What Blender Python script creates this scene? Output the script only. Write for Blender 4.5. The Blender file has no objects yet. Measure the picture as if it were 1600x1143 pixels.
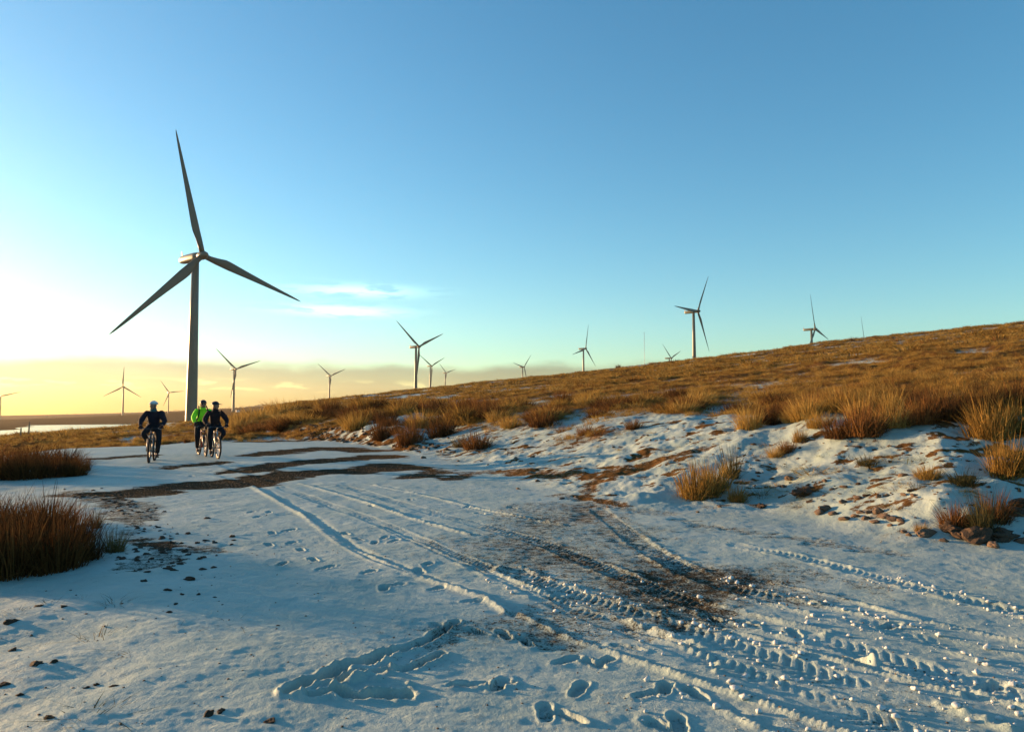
import bpy, bmesh, math, random
import numpy as np
from mathutils import Vector, Matrix, noise as mnoise

random.seed(7); RNG = np.random.default_rng(7)
scene = bpy.context.scene
COL = scene.collection
PI = math.pi; RAD = math.radians

# ------------------------------------------------------------------ camera
F, CX, CY, HOR, ZC = 1150.0, 800.0, 571.5, 645.0, 1.5
PITCH = math.atan((HOR - CY) / F)
cam_d = bpy.data.cameras.new('camera'); cam = bpy.data.objects.new('camera', cam_d); COL.objects.link(cam)
cam_d.sensor_fit = 'HORIZONTAL'; cam_d.sensor_width = 36; cam_d.lens = 36 * F / 1600
cam_d.clip_start = 0.05; cam_d.clip_end = 60000
cam.location = (0, 0, ZC); cam.rotation_euler = (PI / 2 + PITCH, 0, 0)
scene.camera = cam

# ------------------------------------------------------------------ light
SUN_AZ, SUN_EL = RAD(-65), RAD(5.8)          # azimuth from +Y towards +X
SKY_STRENGTH, SUN_STRENGTH = 0.125, 5.0
scene.render.engine = 'CYCLES'
vs = scene.view_settings
vs.view_transform = 'Standard'; vs.look = 'None'; vs.gamma = 1.0; vs.use_curve_mapping = False
vs.exposure = 1.5

world = bpy.data.worlds.new('World'); scene.world = world; world.use_nodes = True
wt = world.node_tree; wn = wt.nodes; wl = wt.links
wn.clear()
def N(nodes, typ, **kw):
    n = nodes.new(typ)
    for k, v in kw.items():
        if k.startswith('i_'):
            n.inputs[int(k[2:])].default_value = v
        else:
            setattr(n, k, v)
    return n
out = N(wn, 'ShaderNodeOutputWorld'); bg = N(wn, 'ShaderNodeBackground'); bg.inputs[1].default_value = SKY_STRENGTH
sky = N(wn, 'ShaderNodeTexSky', sky_type='NISHITA', sun_disc=False)
sky.sun_elevation = SUN_EL; sky.sun_rotation = SUN_AZ
sky.altitude = 200; sky.air_density = 1.0; sky.dust_density = 0.55; sky.ozone_density = 2.4
hsv = N(wn, 'ShaderNodeHueSaturation'); hsv.inputs['Saturation'].default_value = 1.16
tint = N(wn, 'ShaderNodeMix', data_type='RGBA', blend_type='MULTIPLY'); tint.inputs[0].default_value = 1; tint.inputs[7].default_value = (0.90, 1.02, 0.98, 1)
wl.new(sky.outputs[0], tint.inputs[6]); wl.new(tint.outputs[2], hsv.inputs['Color'])
tc = N(wn, 'ShaderNodeTexCoord'); sep = N(wn, 'ShaderNodeSeparateXYZ'); wl.new(tc.outputs['Generated'], sep.inputs[0])
def WM(op, a, b=None, c=None, clamp=False):
    n = N(wn, 'ShaderNodeMath', operation=op); n.use_clamp = clamp
    for i, v in enumerate((a, b, c)):
        if v is None: continue
        if isinstance(v, (int, float)): n.inputs[i].default_value = v
        else: wl.new(v, n.inputs[i])
    return n.outputs[0]
def WSM(lo, hi, v):
    n = N(wn, 'ShaderNodeMapRange', interpolation_type='SMOOTHSTEP'); wl.new(v, n.inputs[0])
    n.inputs[1].default_value = lo; n.inputs[2].default_value = hi
    return n.outputs[0]
az = WM('ARCTAN2', sep.outputs[0], sep.outputs[1]); el = WM('ARCSINE', sep.outputs[2])
def wnoise(sx, sy, scale, detail=4, off=0.0):
    cx = N(wn, 'ShaderNodeCombineXYZ'); wl.new(WM('MULTIPLY', az, sx), cx.inputs[0]); wl.new(WM('MULTIPLY', el, sy), cx.inputs[1]); cx.inputs[2].default_value = off
    n = N(wn, 'ShaderNodeTexNoise'); n.inputs['Scale'].default_value = scale; n.inputs['Detail'].default_value = detail
    wl.new(cx.outputs[0], n.inputs['Vector']); return n.outputs[0]
# a low bank of stratus standing along the horizon
top = WM('ADD', WM('MULTIPLY', wnoise(1, 3, 9, 8, 3.1), 0.040), 0.041)
bank = WM('SUBTRACT', 1.0, WSM(-0.008, 0.010, WM('SUBTRACT', el, top)))
bank = WM('MULTIPLY', bank, WM('ADD', 0.72, WM('MULTIPLY', wnoise(1, 4, 6, 4, 8.0), 0.5), clamp=True))
mixb = N(wn, 'ShaderNodeMix', data_type='RGBA', blend_type='MULTIPLY')
wl.new(bank, mixb.inputs[0]); wl.new(hsv.outputs[0], mixb.inputs[6]); mixb.inputs[7].default_value = (0.52, 0.44, 0.46, 1)
# small bright cumulus strips inside the bank and thin high wisps
puff = WSM(0.54, 0.66, wnoise(1, 5, 22, 6, 1.7))
puff = WM('MULTIPLY', puff, WM('MULTIPLY', WSM(0.024, 0.034, el), WM('SUBTRACT', 1.0, WSM(0.036, 0.046, el))))
def gauss(v, c, w):
    t = WM('DIVIDE', WM('SUBTRACT', v, c), w)
    return WM('EXPONENT', WM('MULTIPLY', WM('MULTIPLY', t, t), -1.0))
wis = WM('ADD', WM('MULTIPLY', gauss(az, -0.205, 0.075), gauss(el, 0.162, 0.008)), WM('MULTIPLY', gauss(az, -0.225, 0.07), gauss(el, 0.135, 0.007)), clamp=True)
wis = WM('MULTIPLY', wis, WSM(0.40, 0.52, wnoise(1, 6, 20, 8, 5.2)))
add = WM('ADD', WM('MULTIPLY', puff, 0.25), WM('MULTIPLY', wis, 0.95), clamp=True)
mixc = N(wn, 'ShaderNodeMix', data_type='RGBA', blend_type='MIX')
wl.new(add, mixc.inputs[0]); wl.new(mixb.outputs[2], mixc.inputs[6])
brt = N(wn, 'ShaderNodeMix', data_type='RGBA', blend_type='MULTIPLY'); brt.inputs[0].default_value = 1
wl.new(hsv.outputs[0], brt.inputs[6]); brt.inputs[7].default_value = (2.3, 1.75, 1.4, 1)
wl.new(brt.outputs[2], mixc.inputs[7])
wl.new(mixc.outputs[2], bg.inputs[0]); wl.new(bg.outputs[0], out.inputs[0])

sun_d = bpy.data.lights.new('sun', 'SUN'); sun_d.energy = SUN_STRENGTH; sun_d.angle = RAD(0.55); sun_d.color = (1.0, 0.59, 0.28)
sun = bpy.data.objects.new('sun', sun_d); COL.objects.link(sun)
sdir = Vector((math.sin(SUN_AZ) * math.cos(SUN_EL), math.cos(SUN_AZ) * math.cos(SUN_EL), math.sin(SUN_EL)))
sun.rotation_euler = sdir.to_track_quat('Z', 'Y').to_euler(); sun.location = (-50, 20, 40)

# ------------------------------------------------------------------ helpers
def sm(a, b, x):
    t = np.clip((x - a) / (b - a), 0, 1); return t * t * (3 - 2 * t)
def ray(u, v):
    k = (CY - v) / F
    return np.array([(u - CX) / F, math.cos(PITCH) - math.sin(PITCH) * k, math.sin(PITCH) + math.cos(PITCH) * k])
def at(u, v, depth):
    d = ray(u, v); return np.array([0, 0, ZC]) + d * (depth / d[1])
def _hash(ix, iy, seed):
    h = (ix.astype(np.int64) * 374761393 + iy.astype(np.int64) * 668265263 + seed * 1442695041) & 0xffffffff
    h = ((h ^ (h >> 13)) * 1274126177) & 0xffffffff
    return ((h ^ (h >> 16)) & 0xffff) / 65535.0
def vnoise(x, y, seed=0):
    ix = np.floor(x); iy = np.floor(y); fx = x - ix; fy = y - iy
    fx = fx * fx * fx * (fx * (fx * 6 - 15) + 10); fy = fy * fy * fy * (fy * (fy * 6 - 15) + 10)
    a = _hash(ix, iy, seed); b = _hash(ix + 1, iy, seed); c = _hash(ix, iy + 1, seed); d = _hash(ix + 1, iy + 1, seed)
    return (a + (b - a) * fx) * (1 - fy) + (c + (d - c) * fx) * fy - 0.5
def fbm(x, y, wl_, octv=4, seed=0, gain=0.5):
    s = np.zeros_like(x, dtype=float); a = 1.0; f = 1.0 / wl_
    for o in range(octv):
        ca, sa = math.cos(o * 1.1 + seed), math.sin(o * 1.1 + seed)
        s += a * vnoise((x * ca - y * sa) * f + 17.3 * o, (x * sa + y * ca) * f - 9.1 * o, seed + o); a *= gain; f *= 2.03
    return s
def tag(o, label=None, cat=None, group=None, kind=None):
    if label: o['label'] = label
    if cat: o['category'] = cat
    if group: o['group'] = group
    if kind: o['kind'] = kind
    return o
def link(o, parent=None):
    COL.objects.link(o)
    if parent is not None: o.parent = parent
    return o
def empty(name, loc=(0, 0, 0), rz=0.0):
    o = bpy.data.objects.new(name, None); COL.objects.link(o); o.empty_display_size = 0.3
    o.location = loc; o.rotation_euler = (0, 0, rz); return o
def mesh_np(name, verts, faces, mat=None, smooth=True, attrs=None):
    """faces: (n,3) or (n,4) array, or list of arrays"""
    fl = faces if isinstance(faces, list) else [faces]
    fl = [f for f in fl if len(f)]
    me = bpy.data.meshes.new(name); me.vertices.add(len(verts)); me.vertices.foreach_set('co', np.asarray(verts, np.float32).ravel())
    loops = np.concatenate([f.ravel() for f in fl]).astype(np.int32)
    tot = np.concatenate([np.full(len(f), f.shape[1], np.int32) for f in fl])
    start = np.concatenate([[0], np.cumsum(tot)[:-1]]).astype(np.int32)
    me.loops.add(len(loops)); me.loops.foreach_set('vertex_index', loops)
    me.polygons.add(len(tot)); me.polygons.foreach_set('loop_start', start)
    me.polygons.foreach_set('use_smooth', np.full(len(tot), smooth))
    for k, a in (attrs or {}).items():
        at_ = me.attributes.new(k, 'FLOAT', 'POINT'); at_.data.foreach_set('value', np.asarray(a, np.float32))
    me.update(calc_edges=True); me.validate()
    if mat: me.materials.append(mat)
    return me
class MB:
    """collects simple shapes into one mesh"""
    def __init__(s): s.v = []; s.f = []
    def add(s, v, f):
        o = len(s.v); s.v += [tuple(p) for p in v]; s.f += [tuple(i + o for i in q) for q in f]; return s
    def tube(s, pts, radii, n=10, cap=True):
        pts = [Vector(p) for p in pts]
        if isinstance(radii, (int, float)): radii = [radii] * len(pts)
        rings = []; up = None
        for i, p in enumerate(pts):
            t = (pts[min(i + 1, len(pts) - 1)] - pts[max(i - 1, 0)]).normalized()
            if up is None: up = Vector((0, 0, 1)) if abs(t.z) < 0.9 else Vector((1, 0, 0))
            a = t.cross(up).normalized(); b = a.cross(t).normalized(); up = b
            rings.append([p + (a * math.cos(2 * PI * k / n) + b * math.sin(2 * PI * k / n)) * radii[i] for k in range(n)])
        v = [q for r in rings for q in r]; f = []
        for i in range(len(pts) - 1):
            for k in range(n):
                f.append((i * n + k, i * n + (k + 1) % n, (i + 1) * n + (k + 1) % n, (i + 1) * n + k))
        if cap:
            f.append(tuple(range(n))[::-1]); f.append(tuple((len(pts) - 1) * n + k for k in range(n)))
        return s.add(v, f)
    def box(s, c, h, rz=0.0, taper=1.0):
        v = []
        for z in (-1, 1):
            k = 1.0 if z < 0 else taper
            for x, y in ((-1, -1), (1, -1), (1, 1), (-1, 1)):
                px, py = x * h[0] * k, y * h[1] * k
                v.append((c[0] + px * math.cos(rz) - py * math.sin(rz), c[1] + px * math.sin(rz) + py * math.cos(rz), c[2] + z * h[2]))
        return s.add(v, [(3, 2, 1, 0), (4, 5, 6, 7), (0, 1, 5, 4), (1, 2, 6, 5), (2, 3, 7, 6), (3, 0, 4, 7)])
    def torus(s, c, R, r, axis='Y', n=40, m=10, squash=1.0):
        v = []; f = []
        for i in range(n):
            a = 2 * PI * i / n
            for j in range(m):
                b = 2 * PI * j / m; q = R + r * math.cos(b); w = r * squash * math.sin(b)
                v.append((c[0] + q * math.cos(a), c[1] + w, c[2] + q * math.sin(a)) if axis == 'Y' else (c[0] + q * math.cos(a), c[1] + q * math.sin(a), c[2] + w))
                f.append((i * m + j, i * m + (j + 1) % m, ((i + 1) % n) * m + (j + 1) % m, ((i + 1) % n) * m + j))
        return s.add(v, f)
    def loft(s, rings, cap=True):
        n = len(rings[0]); v = [q for r in rings for q in r]; f = []
        for i in range(len(rings) - 1):
            for k in range(n):
                f.append((i * n + k, i * n + (k + 1) % n, (i + 1) * n + (k + 1) % n, (i + 1) * n + k))
        if cap:
            f.append(tuple(range(n))[::-1]); f.append(tuple((len(rings) - 1) * n + k for k in range(n)))
        return s.add(v, f)
    def mesh(s, name, mat, smooth=True):
        me = bpy.data.meshes.new(name); me.from_pydata(s.v, [], s.f)
        if smooth: me.polygons.foreach_set('use_smooth', [True] * len(me.polygons))
        bm = bmesh.new(); bm.from_mesh(me); bmesh.ops.recalc_face_normals(bm, faces=bm.faces); bm.to_mesh(me); bm.free()
        if mat: me.materials.append(mat)
        return me
    def build(s, name, mat, parent=None, smooth=True):
        return link(bpy.data.objects.new(name, s.mesh(name, mat, smooth)), parent)

# ------------------------------------------------------------------ materials
def mat_base(name):
    m = bpy.data.materials.new(name); m.use_nodes = True; nt = m.node_tree
    b = nt.nodes['Principled BSDF']; return m, nt, b
def simple(name, col, rough=0.6, metal=0.0, var=0.12, scale=30.0, bump=0.0, spec=0.4):
    m, nt, b = mat_base(name)
    t = N(nt.nodes, 'ShaderNodeTexCoord'); n = N(nt.nodes, 'ShaderNodeTexNoise'); n.inputs['Scale'].default_value = scale; n.inputs['Detail'].default_value = 5
    nt.links.new(t.outputs['Object'], n.inputs['Vector'])
    r = N(nt.nodes, 'ShaderNodeValToRGB'); e = r.color_ramp.elements
    e[0].position = 0.3; e[1].position = 0.7
    e[0].color = (*[c * (1 - var) for c in col], 1); e[1].color = (*[min(1, c * (1 + var)) for c in col], 1)
    nt.links.new(n.outputs[0], r.inputs[0]); nt.links.new(r.outputs[0], b.inputs['Base Color'])
    b.inputs['Roughness'].default_value = rough; b.inputs['Metallic'].default_value = metal; b.inputs['Specular IOR Level'].default_value = spec
    if bump:
        bn = N(nt.nodes, 'ShaderNodeBump'); bn.inputs['Strength'].default_value = bump; bn.inputs['Distance'].default_value = 0.01
        nt.links.new(n.outputs[0], bn.inputs['Height']); nt.links.new(bn.outputs[0], b.inputs['Normal'])
    return m
M = {}
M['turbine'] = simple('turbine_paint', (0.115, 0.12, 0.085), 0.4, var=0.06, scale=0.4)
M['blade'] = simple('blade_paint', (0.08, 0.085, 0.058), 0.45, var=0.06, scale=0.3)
M['black'] = simple('black_fabric', (0.012, 0.012, 0.016), 0.85, var=0.4, scale=40, bump=0.4, spec=0.2)
M['navy'] = simple('navy_fabric', (0.013, 0.012, 0.022), 0.85, var=0.4, scale=40, bump=0.4, spec=0.2)
M['plum'] = simple('dark_plum_fabric', (0.020, 0.012, 0.014), 0.85, var=0.4, scale=40, bump=0.4, spec=0.2)
M['hivis'] = simple('hi_vis_fabric', (0.33, 0.86, 0.02), 0.7, var=0.15, scale=12, bump=0.5, spec=0.2)
M['scarf'] = simple('teal_scarf', (0.03, 0.09, 0.10), 0.9, var=0.3, scale=30)
M['skin'] = simple('skin', (0.30, 0.155, 0.10), 0.55, var=0.08, scale=20)
M['eye'] = simple('eye', (0.02, 0.015, 0.012), 0.2)
M['helmet_black'] = simple('helmet_shell_black', (0.015, 0.013, 0.015), 0.35)
M['helmet_white'] = simple('helmet_shell_white', (0.62, 0.64, 0.62), 0.35)
M['rubber'] = simple('rubber', (0.018, 0.017, 0.016), 0.8, bump=0.3)
M['metal'] = simple('bare_metal', (0.22, 0.21, 0.20), 0.42, 0.8)
M['frame_dark'] = simple('frame_paint_dark', (0.03, 0.03, 0.035), 0.25)
M['frame_grey'] = simple('frame_paint_grey', (0.25, 0.27, 0.28), 0.25, 0.3)
M['frame_red'] = simple('frame_paint_red', (0.16, 0.03, 0.02), 0.25)
M['wood'] = simple('weathered_wood', (0.12, 0.085, 0.055), 0.85, var=0.3, bump=0.5)
M['white_paint'] = simple('white_paint', (0.75, 0.75, 0.72), 0.5)
M['steel'] = simple('galvanised_steel', (0.35, 0.35, 0.35), 0.5, 0.5)
M['stone'] = simple('brown_stone', (0.115, 0.075, 0.048), 0.85, var=0.45, scale=9, bump=0.8)
M['clod'] = simple('peat_clod', (0.060, 0.036, 0.020), 0.95, var=0.5, scale=14, bump=1.0)
M['far_foliage'] = simple('far_foliage', (0.045, 0.04, 0.02), 0.9, var=0.4, scale=0.3)

def grass_mat(name, stops, trans=0.35):
    m, nt, b = mat_base(name); nd = nt.nodes; nt.nodes.remove(b)
    o = nd['Material Output']
    a = N(nd, 'ShaderNodeAttribute', attribute_name='tone'); oi = N(nd, 'ShaderNodeObjectInfo')
    mx = N(nd, 'ShaderNodeMath', operation='MULTIPLY_ADD'); nt.links.new(oi.outputs['Random'], mx.inputs[0]); mx.inputs[1].default_value = 0.45
    ml = N(nd, 'ShaderNodeMath', operation='MULTIPLY'); nt.links.new(a.outputs['Fac'], ml.inputs[0]); ml.inputs[1].default_value = 0.55
    nt.links.new(ml.outputs[0], mx.inputs[2])
    r = N(nd, 'ShaderNodeValToRGB'); e = r.color_ramp.elements
    while len(e) < len(stops): e.new(0.5)
    for i, (p, c) in enumerate(stops): e[i].position = p; e[i].color = (*c, 1)
    nt.links.new(mx.outputs[0], r.inputs[0])
    d = N(nd, 'ShaderNodeBsdfDiffuse'); t = N(nd, 'ShaderNodeBsdfTranslucent'); s = N(nd, 'ShaderNodeMixShader'); s.inputs[0].default_value = trans
    for q in (d, t): nt.links.new(r.outputs[0], q.inputs['Color'])
    nt.links.new(d.outputs[0], s.inputs[1]); nt.links.new(t.outputs[0], s.inputs[2]); nt.links.new(s.outputs[0], o.inputs[0])
    return m
STRAW = [(0.1, (0.12, 0.070, 0.020)), (0.4, (0.28, 0.165, 0.042)), (0.7, (0.42, 0.27, 0.072)), (1.0, (0.50, 0.36, 0.13))]
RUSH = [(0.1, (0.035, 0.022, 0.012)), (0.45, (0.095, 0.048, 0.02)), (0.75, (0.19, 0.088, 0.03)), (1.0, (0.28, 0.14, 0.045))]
GREEN = [(0.1, (0.028, 0.03, 0.014)), (0.5, (0.075, 0.07, 0.03)), (1.0, (0.20, 0.13, 0.05))]
M['straw'] = grass_mat('dry_straw', STRAW); M['rush'] = grass_mat('brown_rush', RUSH, 0.3); M['dark'] = grass_mat('dark_shaded_rush', [(p_, tuple(q * .55 for q in c_)) for p_, c_ in RUSH], 0.2); M['green'] = grass_mat('olive_rush', GREEN, 0.3)  # dark rush: reddish-brown stems, deepened further to carry the clump's shade in colour

def ground_mat():
    m, nt, b = mat_base('snowy_ground'); nd = nt.nodes; L = nt.links
    geo = N(nd, 'ShaderNodeNewGeometry')
    def noise(scale, det=4, rough=0.55):
        n = N(nd, 'ShaderNodeTexNoise'); n.inputs['Scale'].default_value = scale; n.inputs['Detail'].default_value = det; n.inputs['Roughness'].default_value = rough
        L.new(geo.outputs['Position'], n.inputs['Vector']); return n.outputs[0]
    def math_(op, a, b_, clamp=False):
        n = N(nd, 'ShaderNodeMath', operation=op); n.use_clamp = clamp
        for i, v in enumerate((a, b_)):
            if isinstance(v, (int, float)): n.inputs[i].default_value = v
            else: L.new(v, n.inputs[i])
        return n.outputs[0]
    def ramp(v, stops):
        r = N(nd, 'ShaderNodeValToRGB'); e = r.color_ramp.elements
        while len(e) < len(stops): e.new(0.5)
        for i, (p, c) in enumerate(stops): e[i].position = p; e[i].color = (*c, 1)
        L.new(v, r.inputs[0]); return r.outputs[0]
    sa = N(nd, 'ShaderNodeAttribute', attribute_name='snow').outputs['Fac']
    so = N(nd, 'ShaderNodeAttribute', attribute_name='soil').outputs['Fac']
    n1, n2, n3 = noise(55, 5, 0.7), noise(9, 5, 0.65), noise(1.1, 4)
    v = math_('ADD', sa, math_('ADD', math_('MULTIPLY', math_('SUBTRACT', n1, 0.5), 1.0), math_('MULTIPLY', math_('SUBTRACT', n2, 0.5), 0.7)))
    mr = N(nd, 'ShaderNodeMapRange', interpolation_type='SMOOTHSTEP'); L.new(v, mr.inputs[0]); mr.inputs[1].default_value = 0.34; mr.inputs[2].default_value = 0.66
    snow = mr.outputs[0]
    grav = ramp(n1, [(0.25, (0.018, 0.014, 0.009)), (0.5, (0.050, 0.039, 0.024)), (0.75, (0.12, 0.098, 0.068))])
    soil = ramp(n2, [(0.25, (0.040, 0.022, 0.010)), (0.5, (0.105, 0.056, 0.021)), (0.75, (0.21, 0.115, 0.042))])
    bare = N(nd, 'ShaderNodeMix', data_type='RGBA'); L.new(so, bare.inputs[0]); L.new(grav, bare.inputs[6]); L.new(soil, bare.inputs[7])
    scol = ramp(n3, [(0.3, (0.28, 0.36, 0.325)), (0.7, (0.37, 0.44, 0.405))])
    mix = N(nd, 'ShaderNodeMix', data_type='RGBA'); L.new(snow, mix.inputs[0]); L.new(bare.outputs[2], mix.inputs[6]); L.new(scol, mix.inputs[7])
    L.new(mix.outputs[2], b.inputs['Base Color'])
    rr = N(nd, 'ShaderNodeMapRange'); L.new(snow, rr.inputs[0]); rr.inputs[3].default_value = 0.95; rr.inputs[4].default_value = 0.62
    L.new(rr.outputs[0], b.inputs['Roughness']); sp = N(nd, 'ShaderNodeMath', operation='MULTIPLY'); L.new(snow, sp.inputs[0]); sp.inputs[1].default_value = 0.22; L.new(sp.outputs[0], b.inputs['Specular IOR Level'])
    bp = N(nd, 'ShaderNodeBump'); bp.inputs['Strength'].default_value = 0.8; bp.inputs['Distance'].default_value = 0.012
    h = math_('ADD', math_('MULTIPLY', noise(140, 3, 0.6), 0.35), math_('ADD', math_('MULTIPLY', noise(34, 4, 0.6), 0.9), math_('MULTIPLY', snow, 0.35)))
    L.new(h, bp.inputs['Height']); L.new(bp.outputs[0], b.inputs['Normal'])
    return m
M['ground'] = ground_mat()

def water_mat():
    m, nt, b = mat_base('water'); nd = nt.nodes
    b.inputs['Base Color'].default_value = (0.05, 0.09, 0.10, 1); b.inputs['Roughness'].default_value = 0.12; b.inputs['IOR'].default_value = 1.33
    g = N(nd, 'ShaderNodeNewGeometry'); n = N(nd, 'ShaderNodeTexNoise'); n.inputs['Scale'].default_value = 0.6; n.inputs['Detail'].default_value = 4
    nt.links.new(g.outputs['Position'], n.inputs['Vector']); bp = N(nd, 'ShaderNodeBump'); bp.inputs['Strength'].default_value = 0.35; bp.inputs['Distance'].default_value = 0.5
    nt.links.new(n.outputs[0], bp.inputs['Height']); nt.links.new(bp.outputs[0], b.inputs['Normal'])
    return m
M['water'] = water_mat()
def crumb_mat():
    m = simple('snow_crumb', (0.48, 0.51, 0.51), 0.6, var=0.05, scale=60, bump=0.4); return m
M['crumb'] = crumb_mat()

# ------------------------------------------------------------------ terrain
# turbine fits: rotor centre x, y, z, yaw, blade angle (rotor radius 46.5 m, hub 65 m up)
TURB = [
 ('T1', -116.9, 275.0, 60.9, 53.0, -14.8), ('T2', -889.9, 1683, 61.5, 11.9, 1.6), ('T3', -1063.5, 2285, 64.9, 47.2, -37.0),
 ('T4', -432.3, 1151, 70.3, 52.9, -49.5), ('T5', -430.5, 1747, 89.6, 49.1, -53.5), ('T6', -110.4, 871, 80.2, 53.2, -54.0),
 ('T7', -182.8, 1674, 108.5, 48.7, -57.8), ('T8', -216.6, 2428, 133.8, 50.2, -48.1), ('T9', 31.7, 1927, 121.6, 50.7, 41.3),
 ('T9b', 135.6, 1349, 119.8, 51.7, 12.7), ('T10', 191.7, 754, 106.2, 46.9, 30.8), ('T11', 342.3, 1577, 119.1, 48.9, -52.7),
 ('T12', 391.8, 946, 109.7, 46.5, -16.9)]
_h = at(1351.5, 537, 1150); TURB.append(('T13', _h[0], _h[1], _h[2], 48.0, -20.0))
_h = at(0.6, 618.5, 1950); TURB.append(('T0', _h[0], _h[1], _h[2], 225.0, -75.0))
WATER_Z = -16.0
ctrl = []
for n, x, y, z, yaw, th in TURB:
    a = RAD(yaw); ctrl.append((x - 5 * math.sin(a), y + 5 * math.cos(a), z - 65.0))
def pol(deg, r, z): ctrl.append((r * math.sin(RAD(deg)), r * math.cos(RAD(deg)), z))
for d, r, z in ((-21, 60, -.3), (-25, 60, -.7), (-29, 60, -1.5), (-35, 60, -2.6), (-45, 60, -3.0), (-35, 100, -4.5), (-70, 60, -1), (-17, 90, -.2), (-23, 150, -2.0), (-29, 150, -4.5), (-35, 150, -7), (-50, 160, -8), (-90, 150, -5),
                (-35, 300, -16), (-35, 420, -19), (-35, 650, -19), (-34.8, 753, -15.9), (-35, 950, -15), (-29, 420, -13), (-29, 620, -18.5), (-29, 900, -18.5), (-29.1, 1150, -15.8), (-29, 1350, -14),
                (-24.3, 800, -15.5), (-24.5, 1000, -18), (-24.3, 1180, -17), (-24.3, 1300, -15.7), (-22, 1000, -13), (-20, 700, -2), (-25.2, 350, -9), (-25.2, 500, -13.5), (-27, 350, -11), (-24.4, 650, -15),
                (-41, 350, -18.5), (-41, 680, -19), (-41, 790, -15.5), (-41, 1100, -13), (-58, 350, -18), (-58, 800, -17), (-58, 1200, -8), (-90, 600, -10), (-90, 1500, 0), (-120, 800, -5), (180, 600, 0), (180, 1500, 5), (120, 800, 30), (90, 600, 40), (60, 700, 42), (40, 700, 43), (90, 1500, 60), (50, 1600, 60)):
    pol(d, r, z)
for u, v, D in ((-200, 656, 2500), (0, 655.5, 2500), (80, 652, 2600), (160, 648, 3200), (230, 645, 3200), (300, 640.5, 3200), (380, 637, 3200), (450, 632, 3200), (520, 627, 3200), (700, 622, 3200), (900, 620, 3000), (1300, 610, 2800), (1700, 600, 2600)):
    p = at(u, v, D); ctrl.append(tuple(p))
ctrl = np.array(ctrl)
_d = np.hypot(ctrl[:, None, 0] - ctrl[None, :, 0], ctrl[:, None, 1] - ctrl[None, :, 1])
RBFW = np.linalg.solve(_d + 1e-6 * np.eye(len(ctrl)), ctrl[:, 2])
def far_h(x, y):
    s = np.zeros_like(x, dtype=float)
    for (cx, cy, _), w in zip(ctrl, RBFW): s += w * np.hypot(x - cx, y - cy)
    return s
# hill: per-azimuth slope solved so that its crest reaches the skyline of the photograph
HA, HB, HC = 0.1106, 0.0447, 0.55
_az = np.linspace(-PI, PI, 721); _tgt = HA * np.sin(_az) + HB * np.cos(_az)
_tgt = np.where((_az > -0.6) & (_az < 2.0), np.maximum(_tgt, -0.004), 0.0)
_rr = np.linspace(20, 330, 300); _q = _rr - np.maximum(0, _rr - 110) ** 2 / 470
_e = np.zeros_like(_az)
for i, A in enumerate(_tgt):
    # max over r of (e q - HC - ZC)/r = A -> e = min over r of (A r + HC + ZC)/q
    _e[i] = max(np.min((A * _rr + HC + ZC) / _q), 0.0)
_e = np.where(_tgt > -0.0035, _e, 0)
_k = np.ones(9) / 9; _e = np.convolve(np.pad(_e, 4, mode='edge'), _k, mode='valid')
EDGE = np.array([(-200, 300), (-70, 118), (-28, 62), (-12.5, 40), (-6.6, 31.2), (-3.5, 24.6), (-0.6, 17.2), (1.03, 11.9), (2.4, 11.2), (3.6, 10.9), (4.05, 9.4), (4.5, 8.45), (5.3, 8.1), (6.2, 8.2), (9, 8.8), (14, 9), (40, 12), (120, 15), (400, 20)], float)
LEFT = np.array([(-1.2, 0.5), (-1.35, 3.46), (-2.76, 6.76), (-5.5, 11.1), (-9.75, 17.2), (-14.5, 26), (-20, 34), (-36, 56), (-80, 118), (-210, 300)], float)
def catmull(P, step):
    P = np.asarray(P, float); out_ = []
    for i in range(len(P) - 1):
        p0, p1, p2, p3 = P[max(i - 1, 0)], P[i], P[i + 1], P[min(i + 2, len(P) - 1)]
        n = max(1, int(np.linalg.norm(p2 - p1) / step))
        for t in np.arange(n) / n:
            out_.append(0.5 * ((2 * p1) + (-p0 + p2) * t + (2 * p0 - 5 * p1 + 4 * p2 - p3) * t * t + (-p0 + 3 * p1 - 3 * p2 + p3) * t ** 3))
    out_.append(P[-1]); return np.array(out_)
EDGE_C = EDGE.copy(); EDGE = np.vstack([EDGE[:3], catmull(EDGE[2:17], 0.45)[1:], EDGE[17:]])
def pdist(x, y, P):
    """distance, arc length and signed offset (positive on the left of the direction of travel)"""
    bd = np.full(x.shape, 1e9); bs = np.zeros(x.shape); bw = np.zeros(x.shape); s0 = 0.0
    for i in range(len(P) - 1):
        a, b_ = P[i], P[i + 1]; e = b_ - a; L_ = math.hypot(*e)
        if L_ < 1e-9: continue
        t = ((x - a[0]) * e[0] + (y - a[1]) * e[1]) / (L_ * L_); tcl = np.clip(t, 0, 1)
        dx = x - (a[0] + tcl * e[0]); dy = y - (a[1] + tcl * e[1]); d = np.hypot(dx, dy)
        m_ = d < bd - 1e-9; bd = np.where(m_, d, bd); bs = np.where(m_, s0 + tcl * L_, bs)
        w = (e[0] * dy - e[1] * dx) / L_; bw = np.where(m_, np.sign(w) * d, bw); s0 += L_
    return bd, bs, bw
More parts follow.
